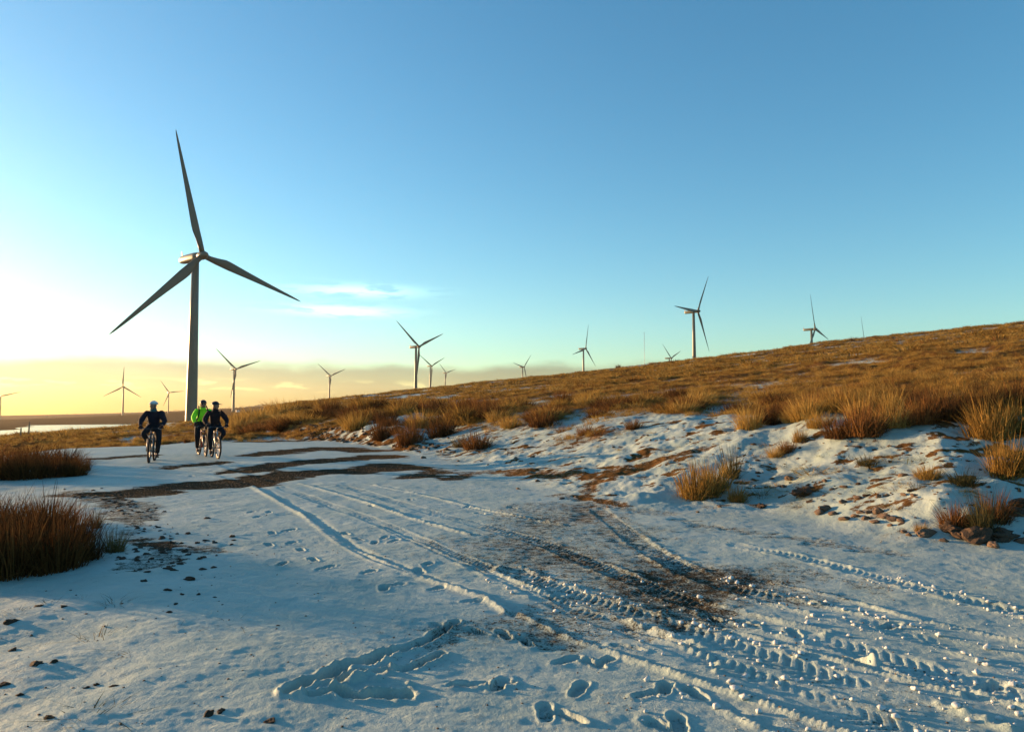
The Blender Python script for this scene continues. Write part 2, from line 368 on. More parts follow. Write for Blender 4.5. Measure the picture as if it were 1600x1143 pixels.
def hbase(x, y, dr=None, dl=None):
    x = np.asarray(x, float); y = np.asarray(y, float)
    r = np.hypot(x, y); ph = np.arctan2(x, y)
    flat = 0.15 * sm(12, 28, y)
    if dr is None: _, _, dr = pdist(x, y, EDGE)
    e = np.interp(ph, _az, _e)
    q = np.minimum(r, 345); q = q - np.maximum(0, q - 110) ** 2 / 470
    hz = e * q - HC
    hz = 0.5 * (hz + np.sqrt(hz * hz + 0.04))
    u_ = ph * F / 1.0
    bankh = 0.10 + 0.45 * sm(-0.10, -0.16, ph) + 0.25 * sm(0.32, 0.42, ph)
    near = flat * (1 - sm(0, 8, dr)) + hz * sm(0, 6, dr) + bankh * sm(0.05, 1.7, dr) * (1 - 0.85 * sm(4, 22, dr))
    if dl is None: _, _, dl = pdist(x, y, LEFT)
    near = near - 0.10 * sm(0.1, 2.5, dl) + 0.16 * sm(3, 7, dl) * (1 - sm(16, 26, r)) - 1.25 * sm(0.5, 7, dl) * sm(22, 46, r) - 0.5 * sm(-7, 0, dl) * sm(32, 44, r)
    r0 = 300 - 240 * sm(RAD(-15), RAD(-20), ph); r1 = 470 - 270 * sm(RAD(-15), RAD(-20), ph)
    behind = sm(1.6, 2.2, np.abs(ph)); r0 = r0 * (1 - behind) + 80 * behind; r1 = r1 * (1 - behind) + 400 * behind
    w = sm(0, 1, (r - r0) / (r1 - r0))
    fh = far_h(x, y); fh = fh - 70 * sm(3700, 6500, r)
    return near * (1 - w) + fh * w
def lookup(W, x, y):
    a = np.arctan2(x, y); r = np.hypot(x, y)
    j = np.clip(np.searchsorted(ang, a) - 1, 0, nA - 2); i = np.clip(np.searchsorted(rad, r) - 1, 0, nR - 2)
    fa = np.clip((a - ang[j]) / (ang[j + 1] - ang[j]), 0, 1); fr = np.clip((r - rad[i]) / (rad[i + 1] - rad[i]), 0, 1)
    return (W[i * nA + j] * (1 - fa) + W[i * nA + j + 1] * fa) * (1 - fr) + (W[(i + 1) * nA + j] * (1 - fa) + W[(i + 1) * nA + j + 1] * fa) * fr
def gp(u, v):
    """ground point seen at a pixel of the photograph"""
    d = ray(u, v); t = np.concatenate([np.linspace(2, 60, 900), np.linspace(60.5, 400, 500)]) / d[1]
    p = np.array([0, 0, ZC])[None] + d[None] * t[:, None]
    h = lookup(Z0, p[:, 0], p[:, 1]); i = int(np.argmax(p[:, 2] <= h))
    if p[i, 2] > h[i]: i = len(t) - 1
    if i > 0:
        a = p[i - 1, 2] - h[i - 1]; b_ = h[i] - p[i, 2]; f = a / (a + b_ + 1e-9); q = p[i - 1] * (1 - f) + p[i] * f
    else: q = p[0]
    return q
def gl(pix): return np.array([gp(*p)[:2] for p in pix])

# polar sheet, dense where the photograph looks
ang = np.concatenate([np.arange(-180, -42, 3.0), np.arange(-42, 42, 0.085), np.arange(42, 180, 3.0)])
ang = np.radians(ang)
rad = np.concatenate([np.geomspace(0.25, 2.9, 14)[:-1], np.geomspace(2.9, 42, 690)[:-1], np.geomspace(42, 330, 95)[:-1], np.geomspace(330, 6900, 90)])
nA, nR = len(ang), len(rad)
A2, R2 = np.meshgrid(ang, rad); X = (R2 * np.sin(A2)).ravel(); Y = (R2 * np.cos(A2)).ravel()
_, _, DR = pdist(X, Y, EDGE_C); _, _, DL = pdist(X, Y, LEFT)
_k = np.nonzero(np.hypot(X, Y) < 60)[0]; DR[_k] = pdist(X[_k], Y[_k], EDGE)[2]
R1 = R2.ravel(); PH = A2.ravel()
Z = hbase(X, Y, DR, DL); Z0 = Z.copy()
near = (R1 < 60) & (np.abs(PH) < 0.75)
SNOW = 0.82 + 0.28 * fbm(X, Y, 1.4, 4, 2); SOIL = np.zeros(X.shape)
# moor beyond the track edge: tussocky ground, snow only in the hollows
moor_d = np.maximum(DR - 3.0 - 2.5 * sm(0.02, 0.25, PH) * (1 - sm(30, 60, R1)), DL - 2.5)
moor_d = np.maximum(moor_d, np.where((Y > 33) & (X < 0), np.minimum((R1 - 37) * .8, 30), -10))
moor = sm(-1.0, 3.5, moor_d + 3.0 * fbm(X, Y, 2.5, 4, 3))
hum = fbm(X, Y, 2.2, 4, 11)
Z = Z + moor * 0.30 * hum * (1 - sm(400, 900, R1)) + sm(60, 150, R1) * (1 - sm(320, 420, R1)) * 0.9 * fbm(X, Y, 16, 3, 5)
SNOW = SNOW * (1 - moor) + moor * (0.24 + 0.16 * sm(25, 70, R1) - 1.1 * hum - 0.7 * fbm(X, Y, 9, 3, 4))
SNOW = np.where((R1 > 420) | ((PH < -.26) & (R1 > 120)), -0.6, SNOW)
SOIL = np.maximum(sm(-2.0, 0.5, DR), sm(0.3, 1.5, DL)); SOIL = np.where(((Y > 38) & (X < 0)) | (R1 > 60), 1.0, SOIL)
# snowy verge and bank: dimpled
verge = sm(0.0, 1.2, DR) * (1 - moor); vb = fbm(X, Y, 0.55, 4, 21)
Z = Z + near * verge * 0.10 * vb
SNOW = SNOW - near * verge * np.clip(sm(0.16, 0.46, fbm(X * .6, Y, 0.26, 4, 23, .6) + .35 * fbm(X, Y, 1.6, 2, 24)) * 0.62, 0, 1)
rocky = sm(-0.10, -0.16, PH) * sm(.1, .5, DR) * (1 - sm(2.2, 3.4, DR))
Z = Z + near * rocky * 0.16 * fbm(X, Y, 0.7, 4, 31); SNOW = SNOW - near * rocky * (0.35 + 1.1 * fbm(X, Y, 0.6, 4, 33))
lv = sm(-0.3, 0.6, DL) * (1 - moor); Z = Z + near * lv * 0.035 * fbm(X, Y, 0.8, 4, 25)
# fine relief of the snow skin
Z = Z + near * (0.013 * fbm(X, Y, 0.45, 5, 41, .6) + 0.0055 * fbm(X + .35 * Y, Y * 2.2, 0.11, 2, 43)) + near * 0.03 * fbm(X, Y, 2.6, 2, 45)

def region(P, m):
    lo = P.min(0) - m; hi = P.max(0) + m
    return np.nonzero((X > lo[0]) & (X < hi[0]) & (Y > lo[1]) & (Y < hi[1]))[0]
# bare gravel patches (pixel path, half width m, strength)
for path, hw, st in (
    ([(225, 766), (330, 756), (450, 742), (600, 728)], .85, .85), ([(385, 735), (470, 723), (600, 713)], .75, .85), ([(410, 709), (500, 700), (570, 704)], .9, .75),
    ([(255, 730), (300, 727), (345, 722)], .45, .7), ([(110, 770), (180, 772), (235, 772)], .4, .42), ([(380, 690), (450, 688)], 1.2, .8), ([(160, 716), (220, 712)], .5, .5),
    ([(905, 790), (960, 825), (1010, 860), (1080, 895), (1160, 905)], .34, .36), ([(790, 848), (900, 868), (1000, 900), (1090, 905)], .40, .24), ([(850, 820), (930, 800)], .4, .3),
    ([(880, 1000), (830, 972), (900, 940)], .25, .30), ([(1030, 900), (1080, 960)], .3, .36), ([(1060, 812), (1170, 830), (1290, 848), (1395, 864)], .13, .50), ([(880, 775), (960, 790), (1040, 803)], .25, .5),
    ([(905, 782), (945, 745), (1030, 722), (1100, 700)], .25, .45), ([(700, 748), (760, 736), (880, 742), (960, 735)], .3, .42), ([(610, 725), (680, 735), (640, 745)], .5, .5),
    ([(215, 845), (255, 860), (235, 885)], .22, .36), ([(240, 850), (320, 858)], .16, .34), ([(150, 772), (210, 800), (200, 840)], .35, .30)):
    P = catmull(gl(path), 0.3); I = region(P, hw * 3)
    d, s, w = pdist(X[I], Y[I], P); d = d + hw * (1.1 if hw > .2 else 2.6) * fbm(X[I] * .55, Y[I], 1.1 * max(hw, .22), 4, 51, .6)
    SNOW[I] -= st * (1 - sm(hw * .55, hw * 1.35, d)); Z[I] -= 0.02 * st * (1 - sm(hw * .4, hw * 1.3, d))
for path, hw, st in (([(850, 800), (930, 845), (1020, 890), (1100, 905)], 1.0, .40), ([(1060, 915), (980, 960), (890, 995)], .7, .34), ([(780, 850), (880, 880)], .5, .22), ([(1120, 905), (1250, 925)], .5, .28)):
    P = catmull(gl(path), .3); I = region(P, 3); d, s, w = pdist(X[I], Y[I], P); d = d + .7 * fbm(X[I], Y[I], .7, 5, 53, .6)
    SNOW[I] -= st * (1 - sm(hw * .3, hw * 1.5, d))
# general thinning where vehicles turn
P = catmull(gl([(760, 850), (900, 890), (1010, 900), (1120, 920)]), .3); I = region(P, 4); d, s, w = pdist(X[I], Y[I], P)
SNOW[I] -= 0.16 * (1 - sm(.4, 1.6, d + .8 * fbm(X[I], Y[I], .8, 3, 55)))

zone = (Y < 13.5) & (X > -2.5) & (DR < .5); SNOW = np.where(zone, np.maximum(SNOW, .49 + .22 * np.clip(SNOW, -.4, .4)), SNOW)
CRUMB = []                                                          # x, y, size of thrown-up snow crumbs
def crumbs_along(P, off, n, smin, smax, jit):
    for _ in range(n):
        i = random.randrange(len(P) - 1); t = random.random(); p = P[i] * (1 - t) + P[i + 1] * t; e = P[i + 1] - P[i]; e = e / (np.linalg.norm(e) + 1e-9)
        if mnoise.noise(Vector((p[0] * 2.2, p[1] * 2.2, off * 9))) < random.uniform(-.35, .35): continue
        o = off + random.gauss(0, jit); CRUMB.append((p[0] - e[1] * o, p[1] + e[0] * o, smin * .7 + (smax - smin) * random.random() ** 5))
# tread prints: path, half width, rib pitch, depth, ragged edge height
for path, hw, pitch, dep, rag in (
    ([(440, 762), (560, 804), (700, 862), (800, 905), (900, 952), (1010, 992), (1150, 1046), (1300, 1100), (1480, 1160)], .12, .075, .022, .010),
    ([(535, 758), (650, 792), (760, 822), (860, 850), (980, 900), (1100, 945), (1240, 985), (1400, 1030), (1620, 1095)], .13, .08, .024, .014),
    ([(935, 795), (1000, 846), (1080, 890), (1180, 925), (1300, 955), (1420, 988), (1620, 1038)], .14, .085, .024, .020),
    ([(1150, 850), (1240, 868), (1340, 893), (1460, 925), (1620, 962)], .10, .08, .018, .018),
    ([(800, 890), (900, 930), (1020, 968), (1150, 1010), (1330, 1070), (1560, 1150)], .14, .085, .026, .026)):
    P = catmull(gl(path), .12); I = region(P, .6); d, s, w = pdist(X[I], Y[I], P)
    inside = 1 - sm(hw * .8, hw * 1.05, d); ph_ = s / pitch + np.abs(w) / pitch * .7 + 0.15 * fbm(X[I], Y[I], .3, 2, 61)
    rib = sm(-.3, .3, np.sin(2 * PI * ph_) + .9 * fbm(X[I], Y[I], .10, 3, 62)); keep = sm(-.22, .12, fbm(X[I], Y[I], .6, 4, 63))
    Z[I] += .58 * inside * (-dep * (.55 + .45 * keep) + dep * .85 * rib * keep)
    nearw = 1 - sm(6.5, 11, Y[I]) * .7
    edge = np.exp(-((d - hw * 1.2) / (hw * .28)) ** 2)
    lump = np.clip(.55 + 1.3 * fbm(X[I], Y[I], .09, 3, 65), 0, 2) * sm(-.25, .15, fbm(X[I], Y[I], .8, 2, 67))
    Z[I] += edge * rag * 1.25 * lump * nearw
    SNOW[I] -= inside * .04 * (1 - rib)
    near_P = P[P[:, 1] < 7.0]
    if len(near_P) > 4:
        crumbs_along(near_P, hw * 1.25, int(150 * rag / .014), .004, .026, .04); crumbs_along(near_P, -hw * 1.25, int(110 * rag / .014), .004, .024, .05)
# narrow ridges pressed up by tyre edges and bicycle wheels: path, half width, height, groove
for path, hw, hh, gr in (
    ([(395, 762), (470, 803), (500, 822), (560, 860), (640, 893), (745, 931), (790, 955)], .030, .030, .020), ([(470, 800), (490, 820), (560, 866), (640, 897), (730, 925)], .025, .012, .018),
    ([(470, 756), (560, 781), (640, 808), (735, 834)], .030, .030, .012), ([(585, 757), (690, 780), (770, 797), (880, 818)], .03, .026, .012), ([(720, 790), (800, 806), (860, 814)], .02, .015, .010),
    ([(760, 932), (850, 977), (920, 1005), (1020, 1042), (1150, 1087), (1300, 1138), (1420, 1180)], .026, .034, .014), ([(985, 984), (1050, 1004), (1108, 1024)], .026, .022, .01),
    ([(1085, 966), (1200, 1000), (1320, 1036), (1400, 1058), (1500, 1084)], .022, .026, .012), ([(1200, 905), (1330, 936), (1420, 964), (1500, 980), (1620, 1006)], .022, .026, .012),
    ([(1090, 940), (1190, 962), (1300, 985)], .02, .016, .008), ([(1240, 890), (1330, 905)], .02, .012, .008), ([(1350, 1030), (1430, 1060), (1520, 1082), (1620, 1110)], .026, .026, .014),
    ([(1130, 1110), (1170, 1130), (1230, 1160)], .03, .026, .012), ([(590, 820), (700, 865), (790, 905), (880, 945)], .02, .012, .008), ([(230, 730), (330, 742), (395, 762)], .05, .012, .02), ([(330, 725), (420, 752), (470, 756)], .05, .012, .02)):
    P = catmull(gl(path), .10); I = region(P, .4); d, s, w = pdist(X[I], Y[I], P)
    mod = .75 + .5 * fbm(X[I], Y[I], .5, 2, 71) + .12 * np.sin(2 * PI * s / .035 + 3 * fbm(X[I], Y[I], .3, 2, 73)) + .5 * fbm(X[I], Y[I], .06, 2, 75)
    far_k = np.clip(Y[I] / 8, 1, 2.2)                               # worn wider where snow is deeper up the track
    Z[I] += hh * mod * np.exp(-(d / (hw * far_k)) ** 2) - gr * np.exp(-((w - 2.4 * hw * far_k) / (1.3 * hw * far_k)) ** 2)
# boot prints and the big scuffed trench
def dent(x, y, a, l, wd, dep, rim=.35, seed=0):
    I = np.nonzero((np.abs(X - x) < .6) & (np.abs(Y - y) < .6))[0]
    if not len(I): return
    dx, dy = X[I] - x, Y[I] - y; p = dx * math.cos(a) + dy * math.sin(a); q = -dx * math.sin(a) + dy * math.cos(a)
    q = q / (1 - .25 * np.clip(-p / l, -1, 1) * .5 - .18 * np.exp(-(p / (l * .25)) ** 2))
    k = (np.abs(p / l) ** 2.6 + np.abs(q / wd) ** 2.6) ** (1 / 2.6) + .18 * fbm(X[I], Y[I], .08, 2, 80 + seed)
    Z[I] += -dep * 1.15 * (1 - sm(.70, 1.0, k)) + dep * rim * np.exp(-((k - 1.16) / .16) ** 2)
    SNOW[I] -= .10 * (1 - sm(.7, 1, k))
prints = [(425, 832), (402, 808), (392, 800), (455, 846), (470, 857), (490, 873), (508, 886), (440, 880), (420, 850), (452, 828), (575, 893), (600, 917), (668, 880), (618, 912), (682, 918), (655, 890), (740, 938), (745, 985), (788, 990), (690, 975),
          (885, 1028), (925, 1033), (945, 1030), (1012, 1085), (1038, 1076), (1085, 1084), (852, 1112), (885, 1118), (1030, 1132), (1060, 1130), (420, 800), (560, 840), (600, 838), (615, 843), (540, 832), (585, 845), (750, 800), (730, 790), (800, 792), (505, 790), (580, 790),
          (1110, 962), (1165, 970), (1240, 985), (1330, 1030), (980, 1010), (820, 1000), (780, 1068), (730, 1070), (1545, 1070), (1390, 975), (330, 735), (350, 745), (300, 742), (380, 752), (640, 780), (905, 1075)]
for i, (u, v) in enumerate(prints):
    p = gp(u, v); dent(p[0], p[1], random.uniform(.2, 2.6) if v > 900 else random.uniform(1.0, 2.4), random.uniform(.105, .13), random.uniform(.042, .052), random.uniform(.020, .034), .26, i)
for path, hw, dep in (([(455, 1084), (478, 1066), (510, 1058), (540, 1038), (575, 1036), (605, 1022)], .055, .05), ([(600, 1024), (640, 1010), (680, 990), (712, 970)], .04, .035), ([(490, 1088), (520, 1080), (560, 1090), (600, 1083), (628, 1086)], .05, .045), ([(530, 1066), (570, 1052), (600, 1050)], .035, .035), ([(610, 1048), (650, 1040), (688, 1020)], .04, .035), ([(712, 1071), (755, 1070), (800, 1066)], .028, .03)):
    P = catmull(gl(path), .06); I = region(P, .4); d, s, w = pdist(X[I], Y[I], P); d = d * (1 + .5 * fbm(X[I], Y[I], .2, 3, 91))
    Z[I] += -1.35 * dep * (1 - sm(hw * .7, hw * 1.1, d)) + dep * .55 * np.exp(-((d - hw * 1.45) / (hw * .4)) ** 2) * (.7 + fbm(X[I], Y[I], .07, 3, 93))
for u, v, s_ in ((558, 1062, .045), (548, 1068, .03), (612, 1044, .035), (575, 1055, .03), (520, 1074, .028), (590, 1062, .032), (600, 1034, .025), (640, 1070, .024), (1365, 1036, .05), (1290, 990, .03), (1120, 1050, .025), (1125, 1038, .03)):
    p = gp(u, v); I = np.nonzero((np.abs(X - p[0]) < .3) & (np.abs(Y - p[1]) < .3))[0]; d = np.hypot(X[I] - p[0], Y[I] - p[1]) * (1 + .5 * fbm(X[I], Y[I], .08, 3, 95))
    Z[I] += s_ * np.exp(-(d / s_) ** 2)
for _ in range(320):                                                # crumbs strewn between the tracks
    u, v = random.uniform(1000, 1600), random.uniform(960, 1143); p = ray(u, v); t = ZC / -p[2]; CRUMB.append((p[0] * t, p[1] * t, .003 + .02 * random.random() ** 4))

def zg(x, y):
    """height of the finished sheet at a point"""
    a = math.atan2(x, y); r = math.hypot(x, y)
    j = min(max(np.searchsorted(ang, a) - 1, 0), nA - 2); i = min(max(np.searchsorted(rad, r) - 1, 0), nR - 2)
    fa = (a - ang[j]) / (ang[j + 1] - ang[j]); fr = (r - rad[i]) / (rad[i + 1] - rad[i])
    q = lambda ii, jj: Z[ii * nA + jj]
    return (q(i, j) * (1 - fa) + q(i, j + 1) * fa) * (1 - fr) + (q(i + 1, j) * (1 - fa) + q(i + 1, j + 1) * fa) * fr

ii, jj = np.meshgrid(np.arange(nR - 1), np.arange(nA), indexing='ij'); j2 = (jj + 1) % nA
quads = np.stack([ii * nA + jj, ii * nA + j2, (ii + 1) * nA + j2, (ii + 1) * nA + jj], -1).reshape(-1, 4)[:, ::-1]
ctr = quads[:, 0]
is_track = (DR[ctr] < 0.15) & (DL[ctr] < 0.15) & (R1[ctr] < 90)
V = np.stack([X, Y, Z], -1)
# close the hole under the camera
Vc = np.vstack([V, [[0, 0, 0]]]); fan = np.stack([np.full(nA, len(V)), np.arange(nA), (np.arange(nA) + 1) % nA], -1)[:, ::-1]
def sheet(name, fl):
    used = np.unique(np.concatenate([f.ravel() for f in fl])); rm = np.full(len(Vc), -1); rm[used] = np.arange(len(used))
    sn = np.append(SNOW, .9)[used]; so = np.append(SOIL, 0)[used]
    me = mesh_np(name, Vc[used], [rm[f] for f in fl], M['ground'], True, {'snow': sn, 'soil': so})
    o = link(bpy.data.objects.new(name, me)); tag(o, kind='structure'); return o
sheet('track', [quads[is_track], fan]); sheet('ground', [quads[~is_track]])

# reservoir
wm = bpy.data.meshes.new('water'); wm.from_pydata([(-2600, 100, WATER_Z), (-60, 250, WATER_Z), (-260, 1500, WATER_Z), (-2600, 1500, WATER_Z)], [], [(0, 1, 2, 3)]); wm.materials.append(M['water'])
tag(link(bpy.data.objects.new('water', wm)), 'pale reservoir lying beyond the rushes', None, None, 'structure')

# ------------------------------------------------------------------ wind turbines
def airfoil(ch, th, z, tw, rootk, n=14):
    """section at span z: x chord (leading edge +X), y thickness"""
    pts = []
    for k in range(n):
        a = 2 * PI * k / n; cx_, cy_ = math.cos(a), math.sin(a)
        x = ch * (cx_ * .5 - .16 * (1 - rootk)); y = th * .5 * cy_ * (rootk + (1 - rootk) * (0.35 + .65 * max(0, .5 + .5 * cx_)))
        pts.append((x * math.cos(tw) - y * math.sin(tw), x * math.sin(tw) + y * math.cos(tw), z))
    return pts
mb = MB(); rings = []
for t, ch, th, tw in ((.018, 2.0, 2.0, .2), (.07, 2.1, 1.95, .2), (.13, 2.7, 1.5, .2), (.20, 3.45, 1.05, .18), (.24, 3.5, .9, .16), (.32, 3.15, .72, .12), (.45, 2.55, .52, .08), (.6, 1.95, .38, .04), (.75, 1.45, .27, .02), (.88, 1.0, .18, 0), (.96, .62, .11, 0), (.995, .22, .05, 0), (1.0, .06, .03, 0)):
    rootk = max(0, min(1, (.2 - t) / .12)); rings.append(airfoil(ch, th, 46.5 * t, tw, rootk))
blade_me = mb.loft(rings).mesh('blade', M['blade'])
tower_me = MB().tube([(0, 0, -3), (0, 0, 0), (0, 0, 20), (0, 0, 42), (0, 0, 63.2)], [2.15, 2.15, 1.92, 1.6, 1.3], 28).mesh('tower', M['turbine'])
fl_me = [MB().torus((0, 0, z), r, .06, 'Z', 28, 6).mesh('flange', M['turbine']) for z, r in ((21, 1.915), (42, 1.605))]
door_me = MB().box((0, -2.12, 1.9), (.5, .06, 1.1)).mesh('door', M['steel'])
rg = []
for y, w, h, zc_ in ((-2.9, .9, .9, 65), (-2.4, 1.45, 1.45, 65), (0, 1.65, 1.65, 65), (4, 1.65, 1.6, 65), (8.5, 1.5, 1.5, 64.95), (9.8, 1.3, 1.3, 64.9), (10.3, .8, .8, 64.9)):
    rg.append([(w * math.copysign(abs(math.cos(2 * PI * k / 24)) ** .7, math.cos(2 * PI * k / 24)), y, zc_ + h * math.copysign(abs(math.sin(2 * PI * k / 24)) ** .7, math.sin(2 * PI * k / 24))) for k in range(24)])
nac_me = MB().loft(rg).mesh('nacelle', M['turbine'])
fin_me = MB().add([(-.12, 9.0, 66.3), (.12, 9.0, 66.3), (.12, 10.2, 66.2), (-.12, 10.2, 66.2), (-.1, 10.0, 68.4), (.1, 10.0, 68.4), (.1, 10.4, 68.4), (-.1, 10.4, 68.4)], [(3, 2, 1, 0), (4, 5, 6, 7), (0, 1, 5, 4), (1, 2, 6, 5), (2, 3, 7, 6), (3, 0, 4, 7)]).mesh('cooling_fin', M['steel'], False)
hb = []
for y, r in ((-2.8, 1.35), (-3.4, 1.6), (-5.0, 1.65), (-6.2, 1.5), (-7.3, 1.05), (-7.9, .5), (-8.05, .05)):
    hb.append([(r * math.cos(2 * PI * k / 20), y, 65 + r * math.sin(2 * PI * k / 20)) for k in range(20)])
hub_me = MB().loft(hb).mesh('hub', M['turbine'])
TL = {
 'T1': 'huge wind turbine by the reservoir, towering over the three cyclists', 'T2': 'distant wind turbine seen face on beyond the reservoir, one blade straight up',
 'T3': 'small far wind turbine between the lone cyclist and the huge turbine', 'T4': 'wind turbine with a small white kiosk at its foot, behind the paired cyclists',
 'T5': 'lone small wind turbine at the low end of the moor ridge', 'T6': 'largest of the three wind turbines lined up together behind the ridge',
 'T7': 'middle one of the three wind turbines lined up behind the ridge', 'T8': 'smallest of the three wind turbines lined up behind the ridge',
 'T9': 'little wind turbine half sunk behind the ridge, blades in a tilted Y', 'T9b': 'wind turbine with upright blade behind the ridge, near the bush on the skyline',
 'T10': 'tall wind turbine standing clear on the ridge, one blade reaching down to the grass', 'T11': 'wind turbine hidden by the ridge except for two blade tips',
 'T12': 'wind turbine with its hub just above the ridge and a short stub of tower', 'T13': 'wind turbine hidden by the ridge except for one upright blade',
 'T0': 'wind turbine beyond the far reservoir shore with its nacelle seen side on'}
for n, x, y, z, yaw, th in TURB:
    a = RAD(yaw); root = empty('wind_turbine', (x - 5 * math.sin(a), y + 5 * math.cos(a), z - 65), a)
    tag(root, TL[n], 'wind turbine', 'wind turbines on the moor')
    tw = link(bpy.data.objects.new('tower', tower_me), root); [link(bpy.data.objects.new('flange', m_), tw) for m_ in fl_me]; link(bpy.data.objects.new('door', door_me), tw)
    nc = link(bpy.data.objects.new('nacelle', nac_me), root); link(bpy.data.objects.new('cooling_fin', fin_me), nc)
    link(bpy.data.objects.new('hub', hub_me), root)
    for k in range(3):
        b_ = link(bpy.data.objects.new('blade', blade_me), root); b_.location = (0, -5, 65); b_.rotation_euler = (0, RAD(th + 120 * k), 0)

# measuring mast, kiosk, posts, far trees
p = at(1007.5, 600, 1250); tip = at(1007, 519, 1250)[2]
mast = empty('measuring_mast', (p[0], p[1], float(hbase(np.array([p[0]]), np.array([p[1]]))[0])))
tag(mast, 'thin guyed measuring mast rising behind the moor ridge', 'mast'); hgt = tip - mast.location.z
MB().tube([(0, 0, -1), (0, 0, hgt)], [.34, .26], 8).build('pole', M['steel'], mast)
MB().tube([(-1.6, 0, hgt - 1), (1.6, 0, hgt - 1)], .08, 6).tube([(-1.6, 0, hgt - 1), (-1.6, 0, hgt + .6)], .08, 6).build('sensor_boom', M['steel'], mast)
for k in range(3):
    c, s_ = math.cos(k * 2.09), math.sin(k * 2.09); MB().tube([(0, 0, hgt * .9), (30 * c, 30 * s_, -2)], .02, 4).build('guy_wire', M['steel'], mast)
t4 = [t for t in TURB if t[0] == 'T4'][0]
kp = at(371.5, 641.5, 1138); kz = float(hbase(np.array([kp[0]]), np.array([kp[1]]))[0])
kiosk = empty('transformer_kiosk', (kp[0], kp[1], kz), .5); tag(kiosk, 'small white flat roofed kiosk beside a turbine foot', 'kiosk')
MB().box((0, 0, 1.1), (2.6, 1.5, 1.6)).build('wall', M['white_paint'], kiosk, False); MB().box((0, 0, 2.82), (2.8, 1.7, .12)).build('roof', M['steel'], kiosk, False); MB().box((0, -1.52, .95), (.6, .03, 1.0)).build('door', M['steel'], kiosk, False)

def far_tree(name, p, h, w, label, group):
    root = empty(name, p); tag(root, label, 'tree', group)
    MB().tube([(0, 0, -.5), (0, 0, h * .45), (.2, 0, h * .75)], [h * .035, h * .025, h * .01], 6).build('trunk', M['wood'], root)
    v = []; f = []
    for _ in range(260):
        d = Vector((random.gauss(0, 1), random.gauss(0, 1), random.gauss(0, 1))).normalized() * random.random() ** .4
        c = Vector((d.x * w * .5, d.y * w * .5, h * .62 + d.z * h * .38)); s_ = h * random.uniform(.03, .07); o = len(v)
        for q in range(3): v.append(c + Vector((random.uniform(-1, 1), random.uniform(-1, 1), random.uniform(-1, 1))) * s_ * 1.6)
        f.append((o, o + 1, o + 2))
    MB().add(v, f).build('crown', M['far_foliage'], root, False)
def skyp(u, D):
    x = (u - CX) / F * D; return (x, D, float(hbase(np.array([x]), np.array([D]))[0]))
for u, D, h, w in ((74.5, 2350, 8, 10), (83, 2350, 6, 14), (87, 2350, 6, 12)): far_tree('tree', skyp(u, D), h, w, 'far dark round tree on the skyline beyond the reservoir', 'trees beyond the reservoir')
# hazy belt of woodland on the far skyline, past telling apart
v = []; f = []
for _ in range(5200):
    u = random.uniform(385, 560) if random.random() < .75 else random.uniform(100, 385); D = random.uniform(3050, 3400); x = (u - CX) / F * D
    hh = (4 + 9 * max(0, mnoise.noise(Vector((u * .06, 0, 0))) + .25)) * (1.0 if u > 380 else .6)
    z0 = float(-20); o = len(v); v.append((x, D, hh)); f.append(1)
vx = np.array([q[0] for q in v]); vy = np.array([q[1] for q in v]); gz = hbase(vx, vy); vv = []; ff = []
for (x, y, hh), z0 in zip(v, gz):
    c = Vector((x, y, z0 + random.uniform(0, hh))); o = len(vv)
    for q in range(3): vv.append(c + Vector((random.uniform(-3, 3), random.uniform(-3, 3), random.uniform(-1.6, 1.6))))
    ff.append((o, o + 1, o + 2))
wood = MB().add(vv, ff).build('woodland', M['far_foliage'], None, False); tag(wood, 'hazy belt of woodland along the far skyline', 'woodland', None, 'stuff')
for u, v1, D, hh in ((47.6, 690, 60, 1.25), (35, 692, 60, .85)):
    x = (u - CX) / F * D; z0 = float(zg(x, D)); po = MB().tube([(0, 0, -.4), (0, .02, hh * .5), (.03, 0, hh)], [.06, .055, .05], 8).build('fence_post', M['wood']); po.location = (x, D, z0)
    tag(po, 'taller thin wooden post in front of the reservoir' if hh > 1 else 'shorter thin wooden post in front of the reservoir', 'post')

